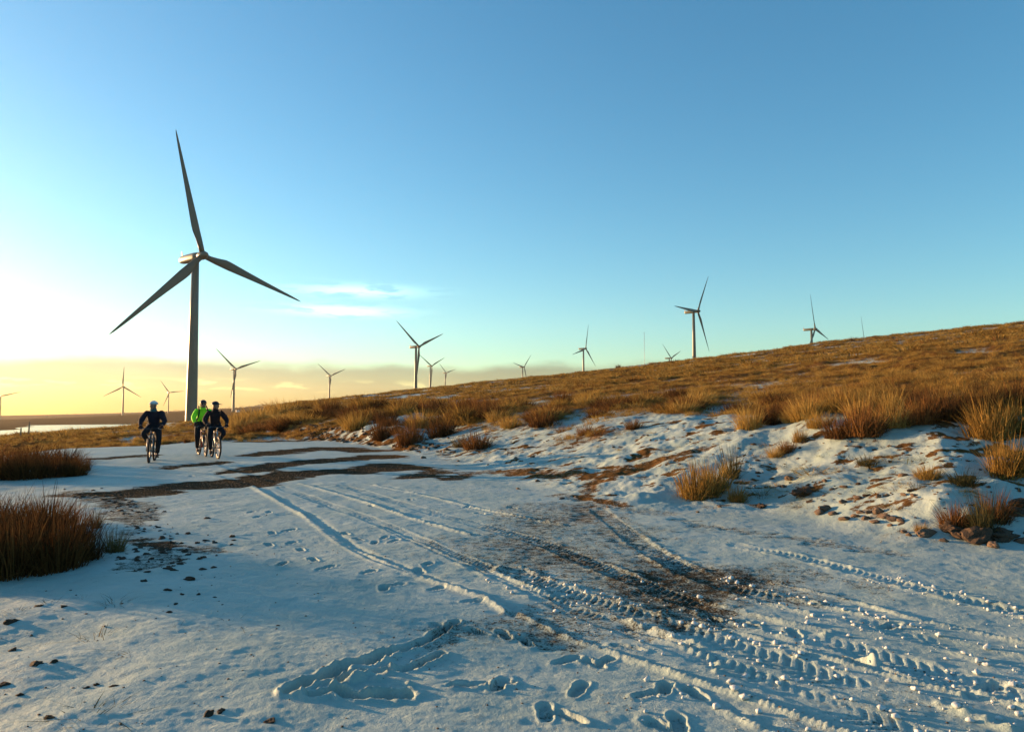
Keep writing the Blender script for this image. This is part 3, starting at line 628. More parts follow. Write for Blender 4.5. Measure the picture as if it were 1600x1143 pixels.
# ------------------------------------------------------------------ bicycles and riders
def bicycle(loc, heading, frame_mat, label, steer=0.0, crank=0.0):
    """local +X is forward; origin on the ground between the wheels"""
    root = empty('bicycle', loc, heading); tag(root, label, 'bicycle', 'mountain bikes on the track')
    fr, bb, hd0, hd1, st, rx = (.55, 0, .345), Vector((-.06, 0, .30)), Vector((.34, 0, .70)), Vector((.30, 0, .84)), Vector((-.22, 0, .80)), Vector((-.53, 0, .345))
    f = MB()
    f.tube([hd0 - (hd1 - hd0) * .15, hd1], .024); f.tube([hd1 - (hd1 - hd0) * .2, st], .019); f.tube([hd0, bb], .024); f.tube([bb, st], .018); f.tube([bb - Vector((0, .06, 0)), bb + Vector((0, .06, 0))], .028)
    for s_ in (-1, 1):
        f.tube([st - Vector((0, 0, .04)), rx + Vector((.12, s_ * .055, .12)), rx + Vector((0, s_ * .062, 0))], [.011, .010, .010]); f.tube([bb + Vector((0, s_ * .03, 0)), rx + Vector((.2, s_ * .055, -.02)), rx + Vector((0, s_ * .062, 0))], [.012, .011, .010])
    f.build('frame', frame_mat, root)
    fk = MB(); fk.tube([(.345, 0, .69), (.29, 0, .90)], .018)
    fk.tube([(.355, -.075, .665), (.355, .075, .665)], .022)
    for s_ in (-1, 1): fk.tube([(.36, s_ * .07, .68), (.45, s_ * .07, .50), (.55, s_ * .07, .345)], [.022, .019, .017])
    fk.build('fork', M['metal'], root)
    h = MB(); h.tube([(.29, 0, .90), (.35, 0, .96)], .017); h.tube([(.30, -.33, .985), (.34, -.16, .975), (.35, 0, .96), (.34, .16, .975), (.30, .33, .985)], .0135)
    hbar = h.build('handlebar', M['frame_dark'], root)
    for s_ in (-1, 1):
        MB().tube([(.303, s_ * .20, .985), (.30, s_ * .335, .988)], .019).build('grip', M['rubber'], hbar)
        MB().tube([(.325, s_ * .18, .985), (.40, s_ * .22, .96), (.40, s_ * .29, .95)], .008, 6).build('brake_lever', M['metal'], hbar)
    MB().tube([st - Vector((0, 0, .05)), (-.245, 0, .92)], .014).build('seat_post', M['metal'], root)
    sd = []
    for x, w, t in ((-.37, .045, .02), (-.34, .075, .03), (-.26, .07, .03), (-.17, .03, .025), (-.09, .018, .02), (-.085, .006, .008)):
        sd.append([(x, w * math.cos(2 * PI * k / 14), .94 + t * math.sin(2 * PI * k / 14)) for k in range(14)])
    MB().loft(sd).build('saddle', M['rubber'], root)
    for wx in (.55, -.53):
        wroot = MB().tube([(0, -.055, 0), (0, .055, 0)], .022).build('wheel', M['metal'], root); wroot.location = (wx, 0, .345)
        if wx > 0: wroot.rotation_euler = (0, 0, steer)
        ty = MB().torus((0, 0, 0), .315, .029, n=48)
        for k in range(60):
            a = 2 * PI * k / 60
            for s_ in (-1, 0, 1): ty.box((.343 * math.cos(a), s_ * .015, .343 * math.sin(a)), (.006, .005, .006))
        ty.build('tyre', M['rubber'], wroot); MB().torus((0, 0, 0), .284, .012, n=48, squash=1.1).build('rim', M['metal'], wroot)
        sp = MB()
        for k in range(28):
            a = 2 * PI * k / 28; b2 = a + (.35 if k % 2 else -.35); sp.tube([(.02 * math.cos(b2), .03 * (-1) ** (k // 2), .02 * math.sin(b2)), (.28 * math.cos(a), 0, .28 * math.sin(a))], .0018, 4, False)
        sp.build('spokes', M['metal'], wroot); MB().torus((0, .05, 0), .07, .004, n=24, m=6).build('brake_disc', M['metal'], wroot)
    cr = MB().tube([(0, -.075, 0), (0, .075, 0)], .016); cr.torus((0, -.06, 0), .085, .006, n=28, m=6)
    peds = []
    for s_, a in ((-1, crank), (1, crank + PI)):
        e = (.172 * math.cos(a), s_ * .085, .172 * math.sin(a)); cr.tube([(0, s_ * .075, 0), e], .011); peds.append((s_, e))
    co = cr.build('crank', M['metal'], root); co.location = bb
    foot = {}
    for s_, e in peds:
        MB().box((e[0], e[1] + s_ * .055, e[2]), (.045, .045, .012)).build('pedal', M['rubber'], co, False); foot[s_] = bb + Vector((e[0], e[1] + s_ * .055, e[2] + .02))
    return root, foot

def ik(a, b_, l1, l2, pole):
    d = b_ - a; L_ = min(d.length, (l1 + l2) * .999); d.normalize(); x = (l1 * l1 - l2 * l2 + L_ * L_) / (2 * L_); h = math.sqrt(max(l1 * l1 - x * x, 0))
    p = pole - d * pole.dot(d); return a + d * x + p.normalized() * h
BAKE = []
def skin(name, chain, edges, mat, parent, root_i=0, sub=2):
    bm = bmesh.new(); lay = bm.verts.layers.skin.verify(); vs_ = []
    for i, (p, r) in enumerate(chain):
        v = bm.verts.new(p); vs_.append(v); v[lay].radius = (r, r) if not isinstance(r, tuple) else r; v[lay].use_root = (i == root_i)
    for a, b_ in edges: bm.edges.new((vs_[a], vs_[b_]))
    me = bpy.data.meshes.new(name); bm.to_mesh(me); bm.free(); me.materials.append(mat)
    o = link(bpy.data.objects.new(name, me), parent); s_ = o.modifiers.new('skin', 'SKIN'); s_.use_smooth_shade = True; s_.branch_smoothing = .4
    u_ = o.modifiers.new('sub', 'SUBSURF'); u_.levels = sub; u_.render_levels = sub; BAKE.append(o); return o
def line(n, off=0): return [(i + off, i + 1 + off) for i in range(n - 1)]

def rider(loc, heading, foot, jacket, trousers, helmet, look, label, white_band=False, glasses=False, lean=0.0, roll=0.0, visor=True, scale=1.0):
    root = empty('person', loc, heading); tag(root, label, 'person', 'cyclists riding along the track')
    V3 = Vector; hip = V3((-.25, 0, 1.02)); chest = V3((-.10 + lean, roll * .5, 1.34)); neck = V3((-.03 + lean, roll, 1.51)); head = V3((.03 + lean, roll, 1.625))
    joints = {}
    for s_ in (-1, 1):
        hj = hip + V3((.03, s_ * .10, -.02)); an = foot[s_] + V3((-.07, -s_ * .01, .09)); kn = ik(hj, an, .45, .44, V3((1, s_ * .28, .25)))
        sh = V3((-.06 + lean, s_ * .175 + roll, 1.425)); ha = V3((.285, s_ * .275, 1.025)); el_ = ik(sh, ha, .31, .285, V3((-.35, s_ * .75, -.45))); joints[s_] = (hj, kn, an, sh, el_, ha)
    # body: one continuous figure
    ch = [(hip, .09), (hip.lerp(chest, .5), .09), (chest, .095), (neck, .055), (head + V3((0, 0, -.04)), .06)]; ed = line(5)
    for s_ in (-1, 1):
        hj, kn, an, sh, el_, ha = joints[s_]; n = len(ch)
        ch += [(hj, .085), (kn, .055), (an + V3((0, 0, -.02)), .028), (an + V3((.13, s_ * .01, -.058)), .022)]; ed += [(0, n), (n, n + 1), (n + 1, n + 2), (n + 2, n + 3)]
        n = len(ch); ch += [(sh, .05), (el_, .038), (ha, .026)]; ed += [(2, n), (n, n + 1), (n + 1, n + 2)]
    skin('body', ch, ed, M['skin'], root)
    MB().loft([[(neck.x + .01 + q * math.cos(2 * PI * k / 18), neck.y + q * .92 * math.sin(2 * PI * k / 18), neck.z + dz) for k in range(18)] for q, dz in ((.098, -.06), (.10, -.01), (.088, .035), (.080, .06), (.066, .05))], False).build('collar', jacket if jacket is not M['navy'] else M['scarf'], root)
    # clothing over the same skeleton
    ch = [(hip + V3((0, 0, -.02)), (.165, .15)), (hip.lerp(chest, .5), (.18, .16)), (chest.lerp(neck, .25), (.19, .15)), (chest.lerp(neck, .68), (.125, .115)), (neck + V3((0, 0, .015)), .088)]; ed = line(5)
    for s_ in (-1, 1):
        hj, kn, an, sh, el_, ha = joints[s_]; n = len(ch); ch += [(sh, .102), (sh.lerp(el_, .55), .088), (el_, .078), (ha + (el_ - ha) * .16, .050)]; ed += [(2, n), (n, n + 1), (n + 1, n + 2), (n + 2, n + 3)]
    skin('jacket', ch, ed, jacket, root)
    ch = [(hip + V3((-.02, 0, -.02)), .145)]; ed = []
    for s_ in (-1, 1):
        hj, kn, an, *_ = joints[s_]; n = len(ch); ch += [(hj, .118), (hj.lerp(kn, .6), .098), (kn, .086), (kn.lerp(an, .4), .076), (an + V3((0, 0, -.015)), .056)]; ed += [(0, n)] + line(5, n)
    skin('trousers', ch, ed, trousers, root)
    for s_ in (-1, 1):
        hj, kn, an, sh, el_, ha = joints[s_]
        skin('shoe', [(an + V3((-.05, 0, -.055)), .040), (an + V3((.05, s_ * .005, -.055)), .044), (an + V3((.15, s_ * .012, -.062)), .038), (an + V3((.195, s_ * .014, -.062)), .026)], line(4), M['black'], root)
        # gloved hand closed on the grip: palm, four fingers and a thumb
        ch = [(ha + (el_ - ha).normalized() * .05, .034), (ha + V3((0, 0, .012)), .036)]; ed = [(0, 1)]
        for k in range(4):
            o_ = s_ * (.033 - .022 * k); n = len(ch); ln = (.9, 1.0, .97, .8)[k]
            ch += [(ha + V3((.028, o_, .010)), .0125), (ha + V3((.028 + .032 * ln, o_, -.012)), .0115), (ha + V3((.026 + .02 * ln, o_, -.047)), .0105), (ha + V3((.010, o_, -.058)), .009)]; ed += [(1, n)] + line(4, n)
        n = len(ch); ch += [(ha + V3((-.005, -s_ * .042, -.004)), .013), (ha + V3((.012, -s_ * .056, -.032)), .011), (ha + V3((.03, -s_ * .05, -.045)), .009)]; ed += [(1, n)] + line(3, n)
        skin('glove', ch, ed, M['black'], root, 0, 1)
    # head and face, turned towards what the rider looks at
    hm = Matrix.Translation(head) @ Matrix.Rotation(look, 4, 'Z')
    bm = bmesh.new(); bmesh.ops.create_uvsphere(bm, u_segments=28, v_segments=20, radius=1.0)
    for v in bm.verts:
        x, y, z = v.co; k = 1 - .22 * max(0, -z) ** 1.5
        px, py, pz = x * .098 * k + .012 * max(0, -z), y * .076 * k, z * .118
        if x > 0:
            px += .024 * math.exp(-((y * .076) / .013) ** 2 - ((pz + .018) / .022) ** 2)          # nose
            px += .008 * math.exp(-(pz + .062) ** 2 / .0003 - (y * .076) ** 2 / .0011)            # lips
            px += .012 * math.exp(-(pz + .098) ** 2 / .0004 - (y * .076) ** 2 / .0008)            # chin
            for s_ in (-1, 1): px -= .010 * math.exp(-((y * .076 - s_ * .031) / .014) ** 2 - ((pz - .006) / .012) ** 2)
        for s_ in (-1, 1):
            py += s_ * .014 * math.exp(-((px + .005) / .016) ** 2 - ((pz + .01) / .025) ** 2) * (1 if y * s_ > .6 else 0)   # ears
        v.co = (px, py, pz)
    for f_ in bm.faces: f_.smooth = True
    bm.transform(hm); me = bpy.data.meshes.new('head'); bm.to_mesh(me); bm.free(); me.materials.append(M['skin']); ho = link(bpy.data.objects.new('head', me), root)
    for s_ in (-1, 1):
        e = MB().loft([[tuple(hm @ V3((.086 + .006 * t, s_ * .031 + .012 * q * math.cos(2 * PI * k / 10), .006 + .007 * q * math.sin(2 * PI * k / 10)))) for k in range(10)] for t, q in ((-1, 1), (.3, .8), (1, .1))]); e.build('eye', M['eye'], ho)
    # helmet: ribbed shell, peak and chin strap
    hp = MB(); rings_ = []
    for i in range(9):
        t = i / 8 * PI / 2; ring = []
        for k in range(28):
            a = 2 * PI * k / 28; rib = 1 + .035 * math.cos(a * 8) * math.sin(t * 2)
            ring.append(tuple(hm @ V3(((.135 if math.cos(a) < 0 else .122) * math.cos(a) * math.cos(t) * rib - .008, .105 * math.sin(a) * math.cos(t) * rib, .035 + .112 * math.sin(t) * (1 + .03 * math.cos(a * 6) * math.cos(t)) - .012 * math.cos(a) * 0))))
        rings_.append(ring)
    hp.loft(rings_); ho2 = hp.build('helmet', helmet, root)
    if visor:
        MB().loft([[tuple(hm @ V3((.105 + .075 * t, y_, .05 - .012 * t + .018 * (1 - (y_ / .085) ** 2) + dz))) for y_, dz in [(-.085, 0), (-.045, 0), (0, 0), (.045, 0), (.085, 0), (.085, -.006), (.045, -.006), (0, -.006), (-.045, -.006), (-.085, -.006)]] for t in (0, .5, 1)]).build('peak', helmet, ho2)
    if white_band:
        MB().loft([[tuple(hm @ V3((.126 * math.cos(a) * k_ - .008, .109 * math.sin(a) * k_, z_))) for a in [2 * PI * q / 24 for q in range(24)]] for k_, z_ in ((1.04, .045), (1.07, .055), (1.05, .072), (.99, .072), (.99, .045))], False).build('helmet_band', M['frame_grey'], ho2)
    for s_ in (-1, 1): MB().tube([tuple(hm @ V3((.01, s_ * .088, .04))), tuple(hm @ V3((.02, s_ * .078, -.06))), tuple(hm @ V3((.045, 0, -.128)))], .006, 6).build('chin_strap', M['black'], ho2)
    if glasses: MB().loft([[tuple(hm @ V3((.098 - .02 * (y_ / .06) ** 2, y_, .006 + dz))) for dz in (-.018, .018)] + [tuple(hm @ V3((.090 - .02 * (y_ / .06) ** 2, y_, .006 + dz))) for dz in (.018, -.018)] for y_ in (-.065, -.035, 0, .035, .065)]).build('glasses', M['helmet_black'], ho)
    root.scale = (scale,) * 3
    return root, joints, chest, neck, hip

def place_bike(u, v, depth, face, **kw):
    """front wheel seen at pixel u at that depth; face = turn of the bicycle away from heading straight at the camera"""
    x = (u - CX) / F * depth; hd = math.atan2(-depth, -x) + face
    cx_, cy_ = x - .55 * math.cos(hd), depth - .55 * math.sin(hd)
    z = min(zg(x, depth), zg(x - 1.08 * math.cos(hd), depth - 1.08 * math.sin(hd))) - .008
    return (cx_, cy_, z), hd
# lone rider, head turned towards the reservoir
l, hd = place_bike(236, 722, 20.9, -.14); b, ft = bicycle(l, hd, M['frame_dark'], 'dark mountain bike under the lone cyclist in the grey and white helmet', .06, 1.9)
rider(l, hd, ft, M['navy'], M['black'], M['helmet_white'], -.75, 'lone cyclist in dark clothes and pale striped helmet, looking aside', True, False, 0, 0, False)
# hi-vis rider
l2, hd2 = place_bike(324, 705, 23.6, .20); b2, ft2 = bicycle(l2, hd2, M['frame_red'], 'mountain bike under the cyclist in the bright green jacket', -.08, -1.2)
g, J, chest, neck, hip = rider(l2, hd2, ft2, M['hivis'], M['black'], M['helmet_black'], -.05, 'cyclist in a bright green jacket with backpack straps', False, True, -.04, 0, False, 1.03)
# third rider
l3, hd3 = place_bike(343.3, 710, 22.6, .17); b3, ft3 = bicycle(l3, hd3, M['frame_grey'], 'pale framed mountain bike under the cyclist in dark plum jacket and peaked helmet', .05, -1.0)
rider(l3, hd3, ft3, M['plum'], M['black'], M['helmet_black'], .95, 'cyclist in dark plum jacket and peaked black helmet beside the green jacket', False, False, 0.02, -.02, True, 1.0)
# backpack worn by the hi-vis rider
bp = empty('backpack', l2, hd2); bp.scale = (1.03,) * 3; tag(bp, 'dark backpack strapped over the bright green jacket', 'backpack')
rg = []
for z, w, d in ((1.06, .10, .05), (1.10, .14, .08), (1.30, .15, .10), (1.48, .13, .08), (1.54, .07, .04)):
    xo = -.36 + (z - 1.06) * .30; rg.append([(xo + d * math.copysign(abs(math.cos(2 * PI * k / 20)) ** .6, math.cos(2 * PI * k / 20)), w * math.copysign(abs(math.sin(2 * PI * k / 20)) ** .6, math.sin(2 * PI * k / 20)), z) for k in range(20)])
MB().loft(rg).build('bag', M['black'], bp)
for s_ in (-1, 1):
    MB().tube([(-.24, s_ * .08, 1.52), (-.10, s_ * .115, 1.565), (.03, s_ * .125, 1.46), (.055, s_ * .13, 1.34), (.03, s_ * .15, 1.22), (-.12, s_ * .17, 1.14), (-.30, s_ * .12, 1.12)], .020, 8).build('strap', M['black'], bp)

bpy.context.view_layer.update(); dg = bpy.context.evaluated_depsgraph_get(); baked = []
for o in BAKE: baked.append((o, bpy.data.meshes.new_from_object(o.evaluated_get(dg))))
for o, me in baked:
    nm = o.data.name; o.modifiers.clear(); o.data = me; me.polygons.foreach_set('use_smooth', [True] * len(me.polygons))

# ------------------------------------------------------------------ grasses
def tuft_mesh(name, mat, n, h, R, lean, wid, segs=3, seed=0, droop=.35, hvar=.35):
    g = np.random.default_rng(seed); V_ = []; F4 = []; F3 = []; T_ = []; k0 = 0
    a0 = g.uniform(0, 2 * PI, n); rr = R * np.sqrt(g.random(n)) * (1 - .3 * g.random(n)); la = a0 + g.normal(0, .7, n); le = lean * (0.15 + rr / R) * g.uniform(.3, 1.5, n)
    hh = h * (1 - hvar * g.random(n)) * (1 - .35 * (rr / R) ** 2); fa = g.uniform(0, PI, n); tone = g.random(n)
    bent = g.random(n) < .28; le = np.where(bent, le * 2.6 + .25, le); hh = np.where(bent, hh * g.uniform(.5, .9, n), hh) * (1 + .28 * np.sin(2 * a0 + seed) * np.sin(5 * a0 + 2 * seed)); tone = np.where(bent, .4 + .6 * tone, tone); la = np.where(bent, g.uniform(0, 2 * PI, n), la)
    lt = np.linspace(0, 1, segs + 1)
    for i in range(n):
        bx, by = rr[i] * math.cos(a0[i]), rr[i] * math.sin(a0[i]); dx, dy = math.cos(la[i]), math.sin(la[i]); w = wid * g.uniform(.6, 1.3); px, py = math.cos(fa[i]) * w, math.sin(fa[i]) * w
        base = len(V_)
        for j, t in enumerate(lt):
            of = hh[i] * (le[i] * t + droop * le[i] * t * t * 1.5); z = hh[i] * t * (1 - .5 * le[i] * t * droop * 2) - .03 * (1 - t); cx_, cy_ = bx + dx * of, by + dy * of
            if j < segs: V_ += [(cx_ - px * (1 - .6 * t), cy_ - py * (1 - .6 * t), z), (cx_ + px * (1 - .6 * t), cy_ + py * (1 - .6 * t), z)]; T_ += [tone[i]] * 2
            else: V_.append((cx_, cy_, z)); T_.append(tone[i])
        for j in range(segs - 1): F4.append((base + 2 * j, base + 2 * j + 1, base + 2 * j + 3, base + 2 * j + 2))
        F3.append((base + 2 * segs - 2, base + 2 * segs - 1, base + 2 * segs))
    return mesh_np(name, np.array(V_), [np.array(F4).reshape(-1, 4), np.array(F3)], mat, True, {'tone': np.array(T_)})
# unit-height tussocks of several kinds
TK = {
 'rush': [tuft_mesh('rush_tussock', M['rush'], 640, 1.0, .36, .24, .0070, 3, 10 + i, .6, .75) for i in range(3)],
 'straw': [tuft_mesh('straw_tussock', M['straw'], 640, 1.0, .38, .26, .0070, 3, 20 + i, .6, .75) for i in range(3)],
 'green': [tuft_mesh('green_tussock', M['green'], 360, 1.0, .30, .30, .0070, 3, 30 + i, .5, .7) for i in range(2)],
 'dark': [tuft_mesh('dark_shaded_rush_tussock', M['dark'], 640, 1.0, .36, .26, .0070, 3, 14 + i, .6, .8) for i in range(4)],
 'sparse': [tuft_mesh('sparse_tuft', M['green'], 46, 1.0, .55, .95, .012, 3, 40 + i, .5, .6) for i in range(3)],
 'low': [tuft_mesh('low_tuft', M['straw'], 70, 1.0, .9, 1.5, .02, 3, 50 + i, .5, .6) for i in range(2)]}
NT = [0]; Gb = 'rush belt along the foot of the moor'
def belt_label(kind, u):
    return ('straw coloured' if kind == 'straw' else 'olive' if kind == 'green' else 'dark brown') + ' tussock in the moor-foot belt above ' + ('the broken earth bank' if u < 700 else 'the smooth snowy slope' if u < 1160 else 'the stony snow bank')
def tussock(kind, u, v, hpx, label, group, name='grass_tussock', wpx=None, xy=None):
    if group == Gb: label = belt_label(kind, u)
    p = gp(u, v) if xy is None else np.array([xy[0], xy[1], 0]); z = zg(p[0], p[1]); h = hpx * p[1] / F if xy is None else hpx
    o = link(bpy.data.objects.new(name, random.choice(TK[kind]))); o.location = (p[0], p[1], z - .02)
    w = h * random.uniform(.95, 1.2) if wpx is None else wpx * p[1] / F / .95
    o.scale = (w, w, h); o.rotation_euler = (random.uniform(-.06, .06), random.uniform(-.04, .1), random.uniform(0, 6.28))
    tag(o, label, 'sedge' if kind in ('sparse',) else 'grass', group); NT[0] += 1; return o
Ln, Gn = 'dense dark brown rush tussock in the big clump beside the stony snow patch', 'rushes of the big dark clump'
for u, v, h, w, k in ((20, 900, 120, 130, 'rush'), (85, 893, 105, 110, 'rush'), (-45, 905, 140, 130, 'rush'), (128, 878, 85, 75, 'rush'), (60, 862, 95, 110, 'rush'), (-10, 860, 95, 110, 'rush'), (110, 850, 70, 80, 'rush'), (30, 835, 70, 100, 'rush'), (75, 822, 60, 90, 'rush'), (-20, 825, 60, 100, 'rush'), (-100, 900, 130, 130, 'rush'), (-80, 850, 100, 120, 'rush'), (-170, 880, 120, 150, 'rush'), (-140, 840, 100, 130, 'rush')):
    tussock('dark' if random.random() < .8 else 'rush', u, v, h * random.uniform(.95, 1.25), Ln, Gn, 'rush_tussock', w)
tussock('green', 178, 862, 55, 'thin olive rush tuft at the edge of the big dark clump, next to the stones', None, 'rush_tussock', 48)
tussock('green', 150, 826, 45, 'small upright olive rush tuft just behind the big dark clump', None, 'rush_tussock', 26)
tussock('sparse', 213, 822, 24, 'few thin leaning stalks beside the small olive tuft', None, 'grass_tuft', 16)
Lm, Gm = 'brown rush tussock in the clump where the verge meets the track near the lone cyclist', 'rushes of the clump near the lone cyclist'
for u, v, h, w in ((0, 750, 62, 90), (45, 748, 58, 80), (85, 744, 52, 70), (115, 742, 46, 55), (20, 735, 50, 90), (65, 730, 46, 80), (100, 728, 42, 60), (-40, 748, 62, 90), (125, 735, 34, 40), (-30, 730, 50, 90), (45, 722, 36, 70)):
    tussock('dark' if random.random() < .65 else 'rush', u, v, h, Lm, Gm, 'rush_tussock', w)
Ls, Gs = 'sparse dry grass tuft poking through the smooth foreground snow', 'sparse tufts in the foreground snow'
for u, v, h, w in ((152, 995, 34, 44), (180, 945, 26, 32), (78, 952, 20, 30), (362, 972, 14, 44), (212, 1018, 13, 55), (216, 1056, 12, 34), (140, 1125, 24, 80), (180, 1112, 18, 50), (270, 985, 14, 26), (20, 965, 16, 30), (285, 1020, 10, 30), (110, 1085, 14, 40), (60, 1010, 12, 30), (130, 940, 14, 20)):
    tussock('sparse', u, v, h, Ls, Gs, 'grass_tuft', w)
La = 'big amber tussock standing alone on the snow where the side track forks'
tussock('straw', 1092, 772, 74, La, 'forked tussock pair', 'grass_tussock', 84); tussock('straw', 1118, 765, 60, 'smaller amber tussock pressed between its big neighbour and the olive one', 'forked tussock pair', 'grass_tussock', 60)
tussock('green', 1142, 748, 66, 'olive rush tussock leaning against the big amber tussock on the snow', 'forked tussock pair', 'rush_tussock', 46); tussock('straw', 1152, 780, 34, 'low straw tuft at the foot of the big amber tussock', None, 'grass_tussock', 40)
for u, v, h, w, k, lb in ((1575, 740, 84, 76, 'straw', 'bright amber tussock on the bank above the peaty overhang'), (1610, 742, 80, 70, 'straw', 'bright amber tussock on the bank above the peaty overhang'), (1535, 832, 100, 62, 'green', 'tall spiky rush growing from the dark peat clod by the track'), (1492, 818, 48, 60, 'rush', 'low matted rush spilling over the dark peat clod'),
                          (1555, 812, 60, 60, 'rush', 'drooping brown rush behind the spiky rush on the peat clod'), (1505, 756, 36, 60, 'green', 'olive tuft on the snow below the amber bank tussocks'), (1450, 745, 30, 50, 'straw', 'low dry tuft between the stones and the olive bank tuft'), (1356, 722, 24, 46, 'green', 'small round olive tuft alone on the open snow slope'), (1250, 690, 28, 26, 'straw', 'short straw tuft under the dark rush row'),
                          (1212, 712, 26, 30, 'straw', 'short ragged tuft in the snow between tussock pair and rush row'), (1272, 738, 18, 44, 'low', 'flattened pale grass on the snow behind the stones'), (1300, 732, 14, 40, 'sparse', 'thin stalks beside the flattened pale grass'), (1435, 765, 40, 22, 'sparse', 'tall thin stalks standing behind the row of stones'), (1190, 775, 30, 22, 'sparse', 'thin stalks at the end of the row of stones'),
                          (1440, 826, 22, 26, 'straw', 'tiny straw tuft on the largest roadside stone'), (1255, 772, 20, 34, 'rush', 'dark turf tuft capping a clod in the stone row')):
    tussock(k, u, v, h, lb, 'tussocks on the snowy bank', 'grass_tussock', w)
for _ in range(75):
    u = random.uniform(1150, 1590); v = random.uniform(690, 800)
    if v > np.interp(u, [1150, 1300, 1420, 1600], [770, 800, 815, 790]): continue
    tussock('low' if random.random() < .6 else 'sparse', u, v, random.uniform(5, 13), 'wisp of dead grass showing through the snow of the stony bank', 'wisps of dead grass on the bank', 'grass_tuft', random.uniform(12, 26))
for _ in range(55):
    u = random.uniform(690, 1150); v = random.uniform(668, 730)
    tussock('low', u, v, random.uniform(3, 7), 'wisp of dead grass on the snowy slope above the side track', 'wisps of dead grass on the slope', 'grass_tuft', random.uniform(8, 16))
# belt of rushes along the foot of the moor
Lb = None
for u, v, h, w, k in ((1350, 682, 78, 84, 'rush'), (1312, 684, 55, 64, 'rush'), (1395, 668, 62, 70, 'straw'), (1440, 662, 64, 72, 'rush'), (1475, 656, 58, 66, 'rush'), (1545, 682, 94, 84, 'rush'), (1590, 668, 80, 84, 'rush'), (1520, 660, 64, 60, 'rush'), (1170, 668, 54, 54, 'rush'), (1200, 660, 48, 54, 'rush'), (1240, 652, 46, 56, 'rush'), (1230, 705, 30, 34, 'rush'), (1280, 668, 40, 50, 'rush'),
                      (640, 692, 62, 58, 'rush'), (600, 684, 52, 56, 'rush'), (690, 682, 52, 56, 'rush'), (745, 700, 42, 62, 'rush'), (720, 698, 30, 40, 'green'), (660, 668, 44, 60, 'straw'), (725, 660, 46, 70, 'straw'), (555, 668, 38, 56, 'rush'), (570, 655, 36, 60, 'rush'), (915, 680, 28, 36, 'rush'), (990, 672, 26, 36, 'rush'), (845, 664, 34, 50, 'rush'), (800, 668, 28, 50, 'straw'), (440, 672, 30, 60, 'rush'), (400, 676, 30, 60, 'rush'), (375, 672, 34, 50, 'straw'), (480, 662, 30, 60, 'straw')):
    tussock(k if random.random() < .7 else 'straw', u, v, h * .88, Lb, Gb, 'rush_tussock', w)
belt = [(370, 672), (450, 668), (520, 664), (600, 668), (700, 664), (800, 660), (900, 655), (1000, 650), (1100, 645), (1200, 650), (1300, 660), (1400, 655), (1500, 650), (1620, 645)]
for _ in range(150):
    u = random.uniform(365, 1620); v0 = np.interp(u, [b_[0] for b_ in belt], [b_[1] for b_ in belt]); v = v0 - random.uniform(0, 26)
    tussock('rush' if random.random() < .55 else 'straw', u, v, random.uniform(17, 32) * (1 + .5 * (u > 1250)), Lb, Gb, 'rush_tussock', random.uniform(40, 66))
# rushes that close the far end of the track, in front of the reservoir
for _ in range(46):
    u = random.uniform(-20, 380); D = random.uniform(36, 50); x = (u - CX) / F * D
    tussock('rush' if random.random() < .6 else 'straw', 0, 0, random.uniform(.32, .55) * (.55 + .45 * sm(60, 300, u)), 'low brown rush tussock closing the far end of the track before the reservoir', 'rushes before the reservoir', 'rush_tussock', None, (x, D))

# moor grass: uncountable, scattered with geometry nodes
def scatter(name, protos, pts, rot, scl, idx, label):
    pc = bpy.data.collections.new(name + '_kinds')
    for i, me in enumerate(protos):
        o = bpy.data.objects.new('%s_kind_%02d' % (name, i), me); pc.objects.link(o)
    me = bpy.data.meshes.new(name); me.vertices.add(len(pts)); me.vertices.foreach_set('co', np.asarray(pts, np.float32).ravel())
    a = me.attributes.new('rot', 'FLOAT_VECTOR', 'POINT'); a.data.foreach_set('vector', np.asarray(rot, np.float32).ravel())
    a = me.attributes.new('scl', 'FLOAT_VECTOR', 'POINT'); a.data.foreach_set('vector', np.asarray(scl, np.float32).ravel())
    a = me.attributes.new('idx', 'INT', 'POINT'); a.data.foreach_set('value', np.asarray(idx, np.int32))
    o = link(bpy.data.objects.new(name, me)); tag(o, label, 'grass', None, 'stuff')
    ng = bpy.data.node_groups.new(name, 'GeometryNodeTree')
    ng.interface.new_socket('Geometry', in_out='INPUT', socket_type='NodeSocketGeometry'); ng.interface.new_socket('Geometry', in_out='OUTPUT', socket_type='NodeSocketGeometry')
    nd = ng.nodes; gi = nd.new('NodeGroupInput'); go = nd.new('NodeGroupOutput'); ip = nd.new('GeometryNodeInstanceOnPoints'); ci = nd.new('GeometryNodeCollectionInfo')
    ci.inputs['Collection'].default_value = pc; ci.inputs['Separate Children'].default_value = True; ci.inputs['Reset Children'].default_value = True
    ip.inputs['Pick Instance'].default_value = True
    for nm, ty, so in (('rot', 'FLOAT_VECTOR', 'Rotation'), ('scl', 'FLOAT_VECTOR', 'Scale'), ('idx', 'INT', 'Instance Index')):
        na = nd.new('GeometryNodeInputNamedAttribute'); na.data_type = ty; na.inputs['Name'].default_value = nm; ng.links.new(na.outputs['Attribute'], ip.inputs[so])
    ng.links.new(gi.outputs[0], ip.inputs['Points']); ng.links.new(ci.outputs[0], ip.inputs['Instance']); ng.links.new(ip.outputs[0], go.inputs[0])
    md = o.modifiers.new('scatter', 'NODES'); md.node_group = ng; return o
near_k = [tuft_mesh('moor_tuft', M['straw'], 90, 1.0, .55, .75, .012, 3, 60 + i, .5, .6) for i in range(3)] + [tuft_mesh('moor_tuft', M['rush'], 90, 1.0, .5, .6, .012, 3, 66, .5, .6)]
